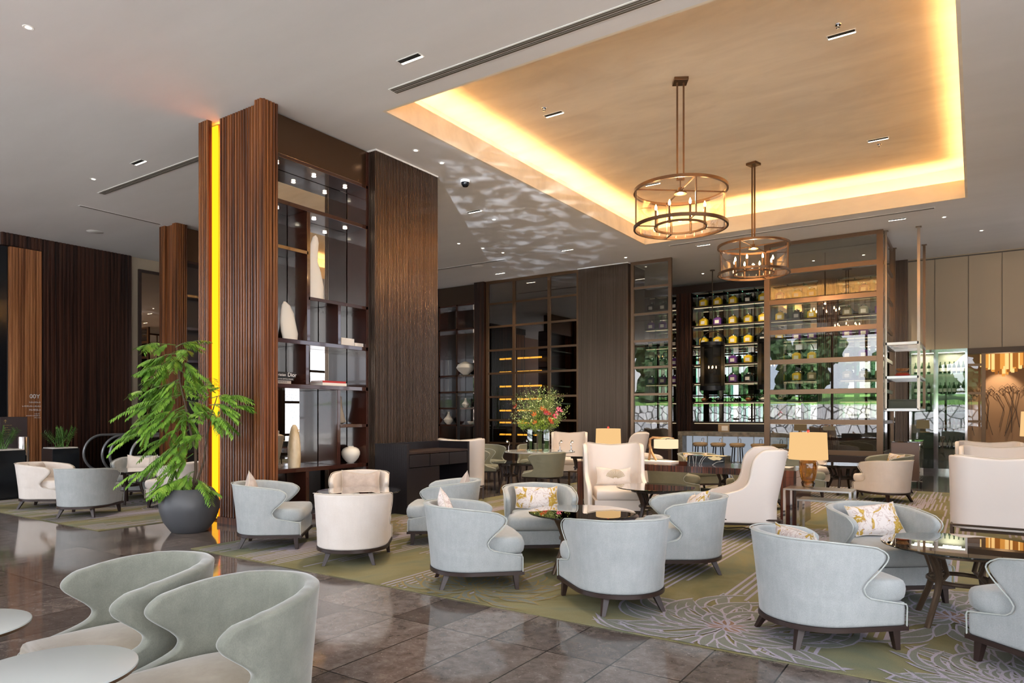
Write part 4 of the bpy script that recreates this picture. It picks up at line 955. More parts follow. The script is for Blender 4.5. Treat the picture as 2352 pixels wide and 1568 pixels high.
# ================================================================== long table and what stands on it
lt = thing('long_table', 'long glossy dark wood table with slab legs behind the wing chairs', 'table', (-5.2, 9.55, .008)); w = 3.25
MB().box(0, w, 0, .95, .66, .75).build('tabletop', 'table_wood', lt, smooth=0, bevel=.003)
MB().box(w - .20, w, .0, .95, 0, .66).build('slab_leg', 'table_wood', lt, smooth=0, bevel=.003); MB().box(0, .20, 0, .95, 0, .66).build('slab_leg', 'table_wood', lt, smooth=0, bevel=.003)
bx = thing('lacquer_box', 'black lacquer box with white brush lines and gold leaf on the long table', 'box', (-3.58, 10.0, .75))
MB().box(0, .56, 0, .30, 0, .135).build('body', 'black_gloss', bx, smooth=0, bevel=.003)
mb = MB()
for pl in (((.03, .01), (.04, .13)), ((.10, .01), (.085, .13)), ((.13, .01), (.14, .13)), ((.18, .01), (.21, .08), (.25, .13)), ((.21, .01), (.24, .08), (.29, .13)), ((.38, .01), (.44, .05), (.54, .07))): mb.tube([(p[0], -.001, p[1]) for p in pl], .0028, 5)
mb.build('brush_lines', 'white', bx, smooth=0)
mb = MB(); mb.rings([[(.42 + .10 * math.cos(a) * (1 + .15 * math.sin(5 * a)), zz_, .105 + .026 * math.sin(a) * (1 + .2 * math.cos(7 * a))) for a in [2 * PI * k / 32 for k in range(32)]] for zz_ in (-.002, .001)]); mb.box(.22, .52, .03, .27, .1345, .137); mb.build('gold_leaf', simple('gold_leaf', (.85, .70, .38), .4), bx, smooth=0)
bl = thing('branch_lamp', 'table lamp on a bent driftwood branch with a drum shade on the long table', 'lamp', (-4.15, 10.15, .75))
MB().box(-.30, .34, -.2, .12, 0, .03).build('base_box', 'paper', bl, smooth=0, bevel=.003)
MB().tube([(.02, 0, .03), (-.06, 0, .16), (-.09, .0, .27), (-.085, .01, .36), (-.04, .01, .39), (.10, 0, .385), (.22, 0, .395), (.31, .0, .38)], [.018, .02, .022, .02, .017, .015, .012, .006], 8).build('branch', 'branch_wood', bl)
MB().tube([(-.10, 0, .03), (-.09, .01, .12), (-.085, 0, .22)], [.02, .018, .012], 8).build('branch', 'branch_wood', bl)
MB().lathe([(.185, .225), (.185, .36)], c=(.18, 0, 0), n=40, cap0=False, cap1=False).build('lamp_shade', 'warm_shade_pale', bl)
MB().tube([(.18, 0, .395), (.18, 0, .33)], .004, 6).build('cord', 'black_metal', bl)
lamp('bulb_light', 'POINT', bl, (.18, 0, .29), 6, (1, .75, .5), .05)
def table_lamp(label, loc, r0, r1, zs0, zs1, base):
    t = thing('table_lamp', label, 'lamp', loc)
    MB().lathe([(r0, zs0), (r1, zs1)], n=48, cap0=False, cap1=False).build('lamp_shade', 'warm_shade', t)
    MB().lathe([(.004, zs1 - .01), (.012, zs1 + .005), (.02, zs1 + .02), (.012, zs1 + .035), (.001, zs1 + .04)], n=14).build('finial', 'red_book', t)
    MB().tube([(0, 0, zs0 - .03), (0, 0, zs1)], .006, 6).build('stem', 'bronze', t)
    mb = MB()
    for k in range(3): a = 2 * PI * k / 3; mb.tube([(0, 0, zs1 - .012), (r1 * .99 * math.cos(a), r1 * .99 * math.sin(a), zs1 - .012)], .003, 5)
    mb.build('shade_spider', 'bronze', t)
    if base == 'amber':
        MB().lathe([(.055, 0), (.075, .015), (.085, .06), (.07, .09)], n=32).build('clear_foot', 'vase_glass', t)
        MB().lathe([(.04, .03), (.07, .07), (.095, .14), (.11, .24), (.108, zs0 - .03), (.095, zs0 - .01), (.03, zs0)], n=36).build('glass_base', 'amber_base', t)
    else:
        MB().lathe([(.08, 0), (.085, .01), (.07, .03), (.045, .1), (.06, .16), (.03, zs0 - .01)], n=28).build('glass_base', base, t)
    lamp('bulb_light', 'POINT', t, (0, 0, (zs0 + zs1) / 2), 9, (1, .68, .38), .06); return t
table_lamp('table lamp with pale drum shade behind the camera-facing wing chair', (-4.88, 10.0, .75), .205, .195, .20, .52, 'bronze')
table_lamp('table lamp with amber glass base and drum shade on the silver side table', (-1.78, 9.42, .566), .235, .22, .36, .70, 'amber')
tl = table_lamp('table lamp cut off by the right edge of the photo', (.92, 15.6, .60), .26, .24, .50, .95, 'bronze')
sd = thing('side_table', 'dark side table carrying the lamp at the right edge', 'table', (.92, 15.6, 0)); MB().lathe([(.28, .575), (.285, .6)], n=40).build('table_top', 'espresso', sd); MB().cyl(0, 0, 0, .575, .04).build('pedestal', 'espresso', sd); MB().cyl(0, 0, 0, .02, .2).build('foot', 'espresso', sd)
def nest(label, loc, w, d, z, top, metal='chrome', e=.014):
    t = thing('nesting_table', label, 'table', loc); MB().box(0, w, 0, d, z - .02, z).build('tabletop', top, t, smooth=0, bevel=.002)
    for (x, y) in ((0, 0), (w - 2 * e, 0), (0, d - 2 * e), (w - 2 * e, d - 2 * e)): MB().box(x, x + 2 * e, y, y + 2 * e, 0, z - .02).build('leg', metal, t, smooth=0)
    return t
nest('tall silver side table carrying the amber lamp', (-2.02, 9.12, .008), .78, .42, .558, 'steel')
nest('low silver side table tucked under the taller one by the amber lamp', (-1.86, 9.14, .008), .50, .36, .43, 'steel')
nest('tallest of the bronze nesting tables left of the wing chair', (-6.15, 10.95, .001), .62, .40, .47, 'bronze', 'bronze')
nest('middle bronze nesting table left of the wing chair', (-5.98, 10.98, .001), .50, .34, .40, 'bronze', 'bronze')
nest('lowest bronze nesting table left of the wing chair', (-5.80, 11.0, .001), .40, .30, .33, 'bronze', 'bronze')
t = thing('open_magazine', 'open magazine lying at the right end of the long table', 'magazine', (-2.55, 10.0, .75)); MB().box(0, .42, 0, .28, 0, .012).build('pages', 'paper', t, smooth=0)

# ================================================================== flower table
ft = thing('flower_table', 'round glossy white table carrying the tall flower arrangement', 'table', (-7.42, 12.03, 0))
MB().lathe([(.70, .72), (.72, .725), (.72, .745), (.715, .75), (.001, .75)], n=72).build('tabletop', 'stone_gloss' if 'stone_gloss' in M else simple('stone_gloss', (.55, .55, .52), .05, .3), ft); MB().lathe([(.30, 0), (.30, .02), (.09, .05), (.07, .3), (.10, .68), (.25, .72)], n=40).build('pedestal', 'espresso', ft)
vz = [(-7.56, 11.93), (-7.42, 12.05), (-7.30, 12.10)]
for i, (x_, y_) in enumerate(vz):
    t = thing('glass_vase', ['leftmost square glass vase under the flowers', 'middle square glass vase under the flowers', 'rightmost square glass vase under the flowers'][i], 'vase', (x_, y_, .75), 15 * i, 'square glass vases on the flower table')
    s = .062; mb = MB(); mb.box(-s, s, -s, s, 0, .03); mb.box(-s, -s + .008, -s, s, .03, .44); mb.box(s - .008, s, -s, s, .03, .44); mb.box(-s + .008, s - .008, -s, -s + .008, .03, .44); mb.box(-s + .008, s - .008, s - .008, s, .03, .44); mb.build('glass', 'vase_glass', t, smooth=0)
fl = thing('flower_arrangement', 'tall arrangement of leafy sprays, green hydrangeas and red lilies in glass vases', 'flowers', (-7.42, 12.03, .75)); r = random.Random(11)
stems = MB(); lv = MB()
def leaf(mb, p, d, L, w, up=Vector((0, 0, 1)), m=None, bend=.2):
    d = d.normalized(); s = d.cross(up)
    if s.length < .05: s = d.cross(Vector((1, 0, 0)))
    s.normalize(); n = s.cross(d)
    mid = p + d * L * .5 + n * L * bend * .5
    mb.add([p, mid + s * w, p + d * L - n * L * bend * .3, mid - s * w], [(0, 1, 2), (0, 2, 3)], m)
for k in range(130):
    a = r.uniform(0, 2 * PI); spread = r.uniform(.05, .66); hgt = r.uniform(.75, 1.42) * (1 - .25 * (spread / .62) ** 2); x0, y0 = r.choice(vz); b0 = Vector((x0 + 7.42 + r.uniform(-.03, .03), y0 - 12.03 + r.uniform(-.03, .03), .05))
    tip = Vector((spread * math.cos(a), spread * math.sin(a), hgt)); md = Vector((tip.x * .35, tip.y * .35, hgt * .55)); stems.tube([b0, Vector((b0.x, b0.y, .42)), md, tip], [.004, .004, .003, .0015], 4)
    for q in range(26):
        u = r.uniform(.1, 1); p = md.lerp(tip, u) + Vector((r.uniform(-.07, .07), r.uniform(-.07, .07), r.uniform(-.05, .05))); leaf(lv, p, Vector((r.uniform(-1, 1), r.uniform(-1, 1), r.uniform(-.3, 1))), r.uniform(.03, .055), .011)
stems.build('stems', 'stem_green', fl, smooth=0); lv.build('foliage', 'leaf_mixed', fl, smooth=0)
for (a, rad, h_) in ((-2.4, .34, .56), (-1.6, .20, .52), (-.7, .25, .54), (.2, .30, .58), (-1.1, .12, .66), (1.9, .3, .6)):
    mb = MB(); c = Vector((rad * math.cos(a), rad * math.sin(a), h_))
    for q in range(170):
        d = Vector((r.gauss(0, 1), r.gauss(0, 1), r.gauss(0, 1))).normalized(); p = c + d * .10; leaf(mb, p, Vector((r.gauss(0, 1), r.gauss(0, 1), r.gauss(0, 1))), .034, .014, d)
    mb.build('hydrangea_head', 'leaf_yellow', fl, smooth=0)
for k in range(15):
    a = r.uniform(-PI, .6); rad = r.uniform(.30, .52); c = Vector((rad * math.cos(a), rad * math.sin(a), r.uniform(.58, .92))); ax = Vector((math.cos(a), math.sin(a), .6)).normalized(); mb = MB()
    s = ax.cross(Vector((0, 0, 1))).normalized(); n = s.cross(ax)
    for q in range(6): th = q * PI / 3; leaf(mb, c, (ax * .5 + s * math.cos(th) + n * math.sin(th)), .075, .013, ax, None, -.5)
    mb.build('lily_bloom', ('red_petal', 'orange_petal', 'pink_petal')[k % 3], fl, smooth=0)
lamp('added_flower_spot', 'SPOT', ft, (.5, -1.0, 4.7), 420, (1, .92, .8), .03, (R_(15), R_(7), 0), spot_size=R_(24), spot_blend=.6)  # spot added in mid-air to brighten the flowers, without a fixture
def reading(label, loc, rz):
    t = thing('reading_lamp', label, 'lamp', loc, rz, 'small chrome lamps on the flower table')
    MB().lathe([(.045, 0), (.045, .01), (.012, .02), (.010, .09)], n=20).build('base', 'chrome', t)
    MB().tube([(0, 0, .09), (-.02, 0, .13), (-.015, 0, .18), (.02, 0, .20)], .008, 8).build('arm', 'chrome', t)
    MB().lathe([(.014, .035), (.026, .0), (.024, -.002)], c=(.03, 0, .185), n=16, cap1=False).build('lamp_shade', 'chrome', t)
    MB().lathe([(.001, -.014), (.012, -.008), (.014, .004), (.001, .016)], c=(.032, 0, .19), n=12).build('bulb', 'cool_bulb', t)
reading('small chrome lamp on the left rim of the flower table', (-7.98, 11.72, .75), 200)
reading('small chrome lamp on the flower table just left of the vases', (-7.82, 12.20, .75), 150)
reading('small chrome lamp on the flower table just right of the vases', (-7.05, 12.22, .75), 60)
reading('small chrome lamp on the right rim of the flower table', (-6.86, 12.35, .75), -20)

# ================================================================== objects on the display shelf
def sculpt(label, loc, rz, prof, mat, flat=.35, name='sculpture', n=28):
    t = thing(name, label, 'sculpture', loc, rz); rs = []
    for (z_, w_, off) in prof: rs.append([(w_ * flat * math.cos(2 * PI * k / n), off + w_ * math.sin(2 * PI * k / n), z_) for k in range(n)])
    MB().rings(rs).build('body', mat, t, smooth=60); return t
sculpt('tall white pointed sculpture on the upper right of the display shelf', (-7.97, 6.70, 3.171), 0, [(0, .155, 0), (.03, .16, 0), (.2, .155, .005), (.4, .13, -.02), (.55, .10, -.05), (.7, .085, -.03), (.82, .07, -.0), (.90, .045, .01), (.93, .01, .015)], 'sculpture_white')
sculpt('white fin-shaped sculpture on the middle left shelf', (-8.0, 6.25, 2.541), 0, [(0, .12, .04), (.1, .14, .03), (.25, .13, .0), (.38, .11, -.01), (.48, .07, -.03), (.53, .02, -.05)], 'sculpture_white')
sculpt('veined cream marble egg standing on the long lower shelf', (-8.0, 6.36, .751), 0, [(0, .085, 0), (.15, .09, 0), (.3, .088, 0), (.45, .07, 0), (.56, .045, 0), (.60, .02, 0)], 'marble_cream', 1.0)
sculpt('grey waisted stone vase on the small right shelf', (-8.05, 7.22, 1.351), 0, [(0, .06, 0), (.03, .10, .03), (.1, .085, .02), (.25, .065, 0), (.40, .06, -.01), (.42, .055, -.01)], simple('stone_grey', (.30, .26, .21), .7), .8)
def rvase(label, loc, s=1, mat='sculpture_white', group=None):
    t = thing('round_vase', label, 'vase', loc, 0, group); MB().lathe([(.05 * s, 0), (.085 * s, .03 * s), (.125 * s, .08 * s), (.148 * s, .135 * s), (.148 * s, .18 * s), (.125 * s, .225 * s), (.085 * s, .25 * s), (.05 * s, .258 * s), (.045 * s, .27 * s), (.03 * s, .25 * s)], n=36, cap1=False).build('body', mat, t); return t
rvase('round white vase on the right end of the lower display shelf', (-8.02, 7.44, .751), .95)
def book(label, loc, w, d, h, cover, rz=0, text=None, group=None, spine='x'):
    t = thing('book', label, 'book', loc, rz, group)
    MB().box(-d / 2 + .004, d / 2 - .008, -w / 2 + .004, w / 2 - .004, .004, h - .004).build('pages', 'paper', t, smooth=0)
    mb = MB(); mb.box(-d / 2, d / 2, -w / 2, w / 2, 0, .004); mb.box(-d / 2, d / 2, -w / 2, w / 2, h - .004, h); mb.box(d / 2 - .008, d / 2, -w / 2, w / 2, .004, h - .004); mb.build('cover', cover, t, smooth=0)
    if text:
        for (s, size, mt, yo, zo) in text:
            c = bpy.data.curves.new('t', 'FONT'); c.body = s; c.size = size; c.align_x = 'LEFT'; c.extrude = .0004
            o = bpy.data.objects.new('spine_lettering', c); COL.objects.link(o); me = bpy.data.meshes.new_from_object(o.evaluated_get(bpy.context.evaluated_depsgraph_get())); bpy.data.objects.remove(o)
            o = bpy.data.objects.new('spine_lettering', me); me.materials.append(M[mt]); COL.objects.link(o); o.parent = t; o.rotation_euler = (R_(90), 0, R_(90)); o.location = (d / 2 + .0008, -w / 2 + yo, zo)
    return t
book('grey book at the bottom of the stack on the left of the display shelf', (-8.0, 6.07, 1.921), .30, .22, .045, 'grey_book', text=[('THE NECKLACE', .028, 'black_book', .03, .012)], group='books stacked on the display shelf')
book('black book in the stack on the left, small white lettering', (-8.0, 6.09, 1.966), .34, .24, .04, 'black_book', text=[('SWAROVSKI CRYSTAL PALACE', .022, 'white_ink', .02, .012)], group='books stacked on the display shelf')
book('black book on top of the left stack with large white serif lettering', (-7.995, 6.10, 2.006), .36, .25, .075, 'black_book', text=[('Christian', .052, 'white_ink', .005, .018), ('Dior', .078, 'white_ink', .225, .014)], group='books stacked on the display shelf')
book('white book under the red one on the right of the display shelf', (-8.0, 6.98, 1.921), .46, .28, .04, 'paper', group='books stacked on the display shelf')
book('red-covered book on the right of the display shelf', (-8.0, 6.98, 1.961), .44, .27, .03, 'red_book', group='books stacked on the display shelf')
book('white box-like book on the upper right shelf', (-8.0, 7.27, 2.541), .26, .2, .11, 'paper', group='books stacked on the display shelf')
book('flat white book against the right upright of the shelf', (-8.0, 7.50, 2.541), .18, .2, .055, 'paper', group='books stacked on the display shelf')
t = thing('book', 'red and white book leaning on the grey stone vase', 'book', (-8.05, 7.115, 1.351)); mb = MB(); mb.T = Matrix.Rotation(R_(4), 4, 'X'); mb.box(-.1, .1, 0, .025, 0, .26); mb.build('cover', 'red_book', t, smooth=0)
# vases in the back-left shelf
def disc_vase(label, loc, s, kind):
    t = thing('white_vase', label, 'vase', loc)
    pr = {0: [(.05, 0), (.17, .10), (.22, .17), (.18, .25), (.06, .31), (.03, .32)], 1: [(.05, 0), (.12, .08), (.14, .14), (.06, .24), (.03, .32), (.035, .36)], 2: [(.06, 0), (.12, .04), (.15, .09), (.14, .1)]}[kind]
    MB().lathe([(a * s, b * s) for a, b in pr], n=36).build('body', 'sculpture_white', t)
disc_vase('wide white lantern-shaped vase on the back left shelf', (-13.55, 17.45, 2.751), 1.35, 0)
disc_vase('white bottle vase on the lowest row of the back left shelf', (-14.25, 17.45, 1.171), 1.15, 1)
disc_vase('white pear-shaped vase at the middle of the back left shelf', (-13.55, 17.45, 1.711), .85, 1)
disc_vase('white bowl at the bottom of the back left shelf', (-13.30, 17.45, 1.171), 1.0, 2)
t = thing('sign_post', 'slim black post standing before the vase shelf', 'post', (-13.0, 16.4, 0)); MB().box(-.03, .03, -.03, .03, .02, 2.05).build('post', 'black_metal', t, smooth=0, bevel=.004); MB().cyl(0, 0, 0, .02, .18).build('foot', 'black_metal', t)

# service cabinet against the near pillar
sc = thing('service_cabinet', 'black wood service cabinet with worktop and drawers beside the ribbed column', 'cabinet', (-7.66, 7.60, 0)); w, dd = .66, 1.52
mb = MB(); mb.ribs((0, 0), (w, 0), 0, 1.05, .02, .002, (0, -1)); mb.box(0, w, .002, .05, 0, 1.05); mb.build('side_panel', 'desk_black', sc); MB().box(0, w, dd - .05, dd, 0, 1.05).build('side_panel', 'desk_black', sc, smooth=0)
MB().box(0, .04, .05, dd - .05, 0, 1.05).build('back_panel', 'desk_black', sc, smooth=0); MB().box(.04, w, .05, dd - .05, .90, .93).build('worktop', 'espresso', sc, smooth=0)
for k in range(3): MB().box(w - .02, w - .0, .06 + k * .47, .06 + k * .47 + .455, .70, .89).build('drawer', 'desk_black', sc, smooth=0, bevel=.003)
MB().box(.04, w - .01, .05, dd * .5, .06, .69).build('door', 'desk_black', sc, smooth=0); MB().box(.04, w, .05, dd - .05, .02, .06).build('base_board', 'desk_black', sc, smooth=0); MB().box(.04, w, dd * .5 + .01, dd - .05, .36, .38).build('inner_shelf', 'desk_black', sc, smooth=0)

# ================================================================== plants
simple('trunk_brown', (.10, .065, .04), .8)
tr = thing('potted_tree', 'feathery green indoor tree standing in the round grey pot', 'tree', (-8.37, 5.02, .50))
pot = thing('plant_pot', 'large round dark grey pot in front of the reddish wood column', 'pot', (-8.37, 5.02, 0))
MB().lathe([(.20, 0), (.22, .01), (.31, .14), (.355, .28), (.36, .36), (.335, .46), (.29, .53), (.262, .555), (.25, .55), (.26, .50)], n=56, cap1=False).build('pot_body', 'charcoal_pot', pot)
MB().lathe([(.001, .50), (.262, .495)], n=40, cap0=False, cap1=False).build('soil', 'soil', pot)
Rv = Vector((math.cos(R_(33.97)), math.sin(R_(33.97)), 0)); Fv = Vector((-math.sin(R_(33.97)), math.cos(R_(33.97)), 0))
r = random.Random(21)
def loc_(u, v, dep=0): return Rv * ((u - 440) / 1582 * 9.0) + Fv * dep + Vector((0, 0, 1.0 + (951 - v) / 1582 * 9.0))
def crv(pts, rad, mb, n=8): mb.tube(pts, rad, n)
tk = MB(); T0 = [loc_(u, v, d) for (u, v, d) in ((445, 1130, 0), (452, 1080, .02), (450, 1030, .04), (438, 985, .03), (430, 930, 0), (420, 880, -.02), (412, 830, 0), (408, 795, .02))]
crv(T0, [.022, .02, .018, .016, .013, .010, .007, .004], tk); tk.build('trunk', 'trunk_brown', tr)
T1 = [loc_(448, 1125, .03), loc_(465, 1060, .08), loc_(470, 1000, .12), loc_(478, 950, .15), loc_(490, 910, .16)]; m2 = MB(); crv(T1, [.018, .014, .012, .009, .005], m2); m2.build('trunk', 'trunk_brown', tr)
br_, fo = MB(), MB()
ends = [(375, 808, 408, 795), (362, 832, 410, 815), (345, 880, 412, 850), (430, 795, 408, 800), (458, 822, 410, 810), (455, 868, 412, 830), (330, 910, 420, 880), (322, 938, 424, 900), (352, 915, 420, 870), (395, 850, 412, 830), (400, 900, 420, 870), (440, 880, 414, 850),
        (335, 985, 430, 940), (330, 1012, 432, 950), (355, 1035, 436, 975), (372, 990, 430, 930), (365, 945, 424, 905), (395, 960, 430, 930), (445, 935, 428, 920), (470, 905, 480, 940), (455, 960, 436, 975), (415, 1010, 438, 985), (430, 960, 432, 940),
        (525, 915, 488, 915), (545, 940, 485, 930), (530, 972, 480, 945), (505, 895, 488, 915), (495, 975, 478, 950), (468, 1005, 470, 1000), (515, 945, 484, 930),
        (372, 1080, 440, 1010), (395, 1095, 448, 1040), (398, 1055, 442, 1000), (430, 1050, 446, 1020), (392, 1030, 438, 985), (400, 1125, 447, 1110), (440, 1100, 450, 1080), (480, 1125, 452, 1112), (465, 1110, 452, 1100), (412, 1112, 448, 1095), (375, 860, 414, 845), (345, 955, 424, 905), (425, 840, 412, 825)]
def frond(p, q, npair, ll):
    """a feather leaf: curved midrib with paired drooping leaflets"""
    q = q.copy(); L = (q - p).length; pts = []; n = npair
    for i in range(n + 1):
        u = i / n; pts.append(p.lerp(q, u) + Vector((0, 0, .10 * L * math.sin(PI * u) - .05 * L * u * u)))
    br_.tube(pts[::2] if len(pts[::2]) > 1 else pts, .0022, 4)
    d = (q - p).normalized(); s = d.cross(Vector((0, 0, 1))); s = s.normalized() if s.length > .01 else Rv
    for i in range(max(1, n // 4), n + 1):
        l_ = ll * (.65 + .5 * math.sin(PI * min(1, i / n * .9)))
        for sg in (1, -1):
            dr = (s * sg * 1.0 + d * .75 + Vector((0, 0, -.55 + r.uniform(-.2, .2)))).normalized(); leaf5(fo, pts[i], dr, l_ * r.uniform(.85, 1.15), .0078 * (1 + .3 * r.random()))
def leaf5(mb, p, d, L, w):
    up = Vector((0, 0, 1)); s = d.cross(up); s.normalize(); n = s.cross(d).normalized()
    a = p + d * L * .3 + n * L * .05; b = p + d * L * .7 - n * L * .02; c = p + d * L - n * L * .14
    mb.add([p, a + s * w, b + s * w * .9, c, b - s * w * .9, a - s * w], [(0, 1, 5), (1, 2, 4, 5), (2, 3, 4)])
for (u, v, bu, bv) in ends:
    dep = r.uniform(-.38, .22) if u < 490 else r.uniform(-.30, .12); b0 = loc_(bu, bv, 0); e0 = loc_(u, v, dep); br_.tube([b0, b0.lerp(e0, .5) + Vector((0, 0, .04)), b0.lerp(e0, .82) + Vector((0, 0, .02))], [.006, .004, .002], 5)
    for k in range(7):
        bs_ = b0.lerp(e0, .22 + .125 * k) + Vector((0, 0, .03)); outv = (e0 - b0).normalized() * r.uniform(.14, .26) + Vector((r.uniform(-.13, .13), r.uniform(-.13, .13), r.uniform(-.10, .04))); frond(bs_, bs_ + outv, 12, .09)
br_.build('branches', 'stem_green', tr, smooth=0); fo.build('foliage', 'leaf_bright', tr, smooth=0)
def planter(label, loc, w, h, fh, seed, rz=0):
    rr = random.Random(seed); t = thing('square_planter', label, 'planter', loc, rz)
    mb = MB(); mb.box(-w / 2, w / 2, -w / 2, w / 2, 0, h - .0); mb.build('planter_box', 'black_gloss', t, smooth=0, bevel=.004)
    MB().box(-w / 2 + .02, w / 2 - .02, -w / 2 + .02, w / 2 - .02, h, h + .02).build('pebbles', 'pebbles', t, smooth=0)
    fo2 = MB()
    for k in range(16):
        a = rr.uniform(0, 2 * PI); b = Vector((rr.uniform(-.08, .08), rr.uniform(-.08, .08), h)); tip = b + Vector((math.cos(a) * rr.uniform(.08, .28), math.sin(a) * rr.uniform(.08, .28), fh * rr.uniform(.7, 1))); fo2.tube([b, b.lerp(tip, .5) + Vector((0, 0, .03)), tip], [.009, .006, .002], 5)
        for i in range(4, 12):
            p = b.lerp(tip, i / 11); d = (tip - b).normalized(); s = d.cross(Vector((math.cos(a + 1.5), math.sin(a + 1.5), .2))).normalized()
            for sg in (1, -1): leaf(fo2, p, s * sg + d * .7, .075, .014)
    fo2.build('foliage', 'leaf_dark', t, smooth=0); return t
planter('black square planter with a dark green plant at the far left edge', (-14.42, 5.08, 0), .55, .86, .42, 1, 8)
planter('black square planter with a feathery plant in front of the ribbed wall', (-14.33, 6.02, 0), .46, .86, .38, 2, 0)
planter('dark planter holding a wispy bamboo reflected beside the wall mirror', (-16.6, 10.9, 0), .6, .9, 1.8, 3)
t = thing('directory_sign', 'dark upright directory sign behind the far left planter', 'sign', (-15.5, 5.45, 0)); MB().box(-.02, .02, 0, .46, .0, 1.45).build('panel', 'dark_sign', t, smooth=0, bevel=.004); MB().box(-.025, .025, -.02, .0, 0, 1.45).build('edge', 'steel', t, smooth=0)
MB().box(-.15, .15, -.01, .46, -.0, .02).build('foot', 'steel', t, smooth=0)
def lettering(parent, lines, mat, rot, base):
    for (s, size, off) in lines:
        c = bpy.data.curves.new('t', 'FONT'); c.body = s; c.size = size; c.align_x = 'RIGHT'; c.extrude = .001
        o = bpy.data.objects.new('lettering', c); COL.objects.link(o); me = bpy.data.meshes.new_from_object(o.evaluated_get(bpy.context.evaluated_depsgraph_get())); bpy.data.objects.remove(o)
        o = bpy.data.objects.new('lettering', me); me.materials.append(M[mat]); COL.objects.link(o); o.parent = parent; o.rotation_euler = rot; o.location = (base[0] + off[0], base[1] + off[1], base[2] + off[2])
ws = thing('wall_sign', 'white lettered sign on the copper-brown ribbed panel', 'sign', (-18.10, 7.17, 2.0))
lettering(ws, [('00Y', .135, (0, 0, -.13))], 'white_ink', (R_(90), 0, R_(90)), (0, 0, 0))
def small_print(parent, x, rows, mat, r0=random.Random(4)):   # rows of tiny illegible characters: (y_start, y_end, z, height)
    for (ya, yb, z, h) in rows:
        mb = MB(); y = ya
        while y < yb - h * .3:
            w_ = h * r0.uniform(.35, .7); k = r0.randrange(3)
            mb.box(x, x + .002, y, y + w_ * .25, z, z + h * r0.uniform(.6, 1)); 
            if k: mb.box(x, x + .002, y, y + w_, z + h * .4 * k * .5, z + h * .4 * k * .5 + h * .16)
            if k != 1: mb.box(x, x + .002, y + w_ * .75, y + w_, z, z + h * .8)
            y += w_ + h * .22
        mb.build('small_print', mat, parent, smooth=0)
small_print(ws, 0, [(-.22, 0, -.24, .040), (-.36, 0, -.33, .042), (-.22, 0, -.42, .050), (-.11, 0, -.50, .026), (-.28, 0, -.545, .028), (-.12, 0, -.59, .026)], 'white_ink')
MB().add([(.022, .06, 1.36), (.022, .09, 1.40), (.022, .12, 1.36), (.022, .095, 1.375), (.022, .095, 1.33), (.022, .085, 1.33), (.022, .085, 1.375)], [(0, 6, 1), (6, 5, 4, 3, 1), (3, 2, 1)]).build('arrow', 'gold_thread', t, smooth=0)
small_print(t, .021, [(.06, .20, 1.28, .018), (.06, .14, 1.235, .018), (.06, .17, 1.19, .018), (.06, .15, 1.145, .018), (.06, .16, 1.10, .018), (.06, .13, 1.055, .018)], 'gold_thread')
t = thing('waste_bin', 'slim polished steel cylinder standing beside the directory sign', 'bin', (-15.15, 5.72, 0)); MB().lathe([(.09, 0), (.09, 1.06), (.085, 1.07), (.001, 1.07)], n=28).build('body', 'chrome', t)
# escalator balustrades
for i, x_ in enumerate((-16.95, -16.09, -15.76, -14.88)):
    t = thing('escalator_balustrade', ['leftmost curved escalator handrail with glass side', 'second curved escalator handrail from the left', 'third curved escalator handrail from the left', 'curved escalator handrail nearest the seating'][i], 'balustrade', (x_, 7.6, 0), 0, 'escalator handrails')
    arc = [(0, .42 - .42 * math.cos(a) * 0 - .42 * math.sin(a) * 1 if False else .42 - .42 * math.sin(a), .60 - .42 * math.cos(a)) for a in [PI * k / 18 for k in range(19)]]
    path_ = [(0, 1.0, .18)] + arc + [(0, 2.0, 1.02), (0, 4.0, 1.02)]
    MB().tube(path_, .028, 10).build('handrail', 'handrail', t)
    poly = [(p[1], p[2]) for p in path_]; mb = MB(); vs = [(-.006, a, b) for a, b in poly] + [(.006, a, b) for a, b in poly]; n = len(poly); mb.add(vs + [(-.006, 4.0, .18), (.006, 4.0, .18)], [tuple(range(n)) + (2 * n,), tuple(range(2 * n - 1, n - 1, -1)) + (2 * n + 1,)][:1]); mb.build('glass_side', 'balustrade_glass', t, smooth=0)
    MB().box(-.06, .06, .3, 4.0, 0, .18).build('skirt', 'steel', t, smooth=0)

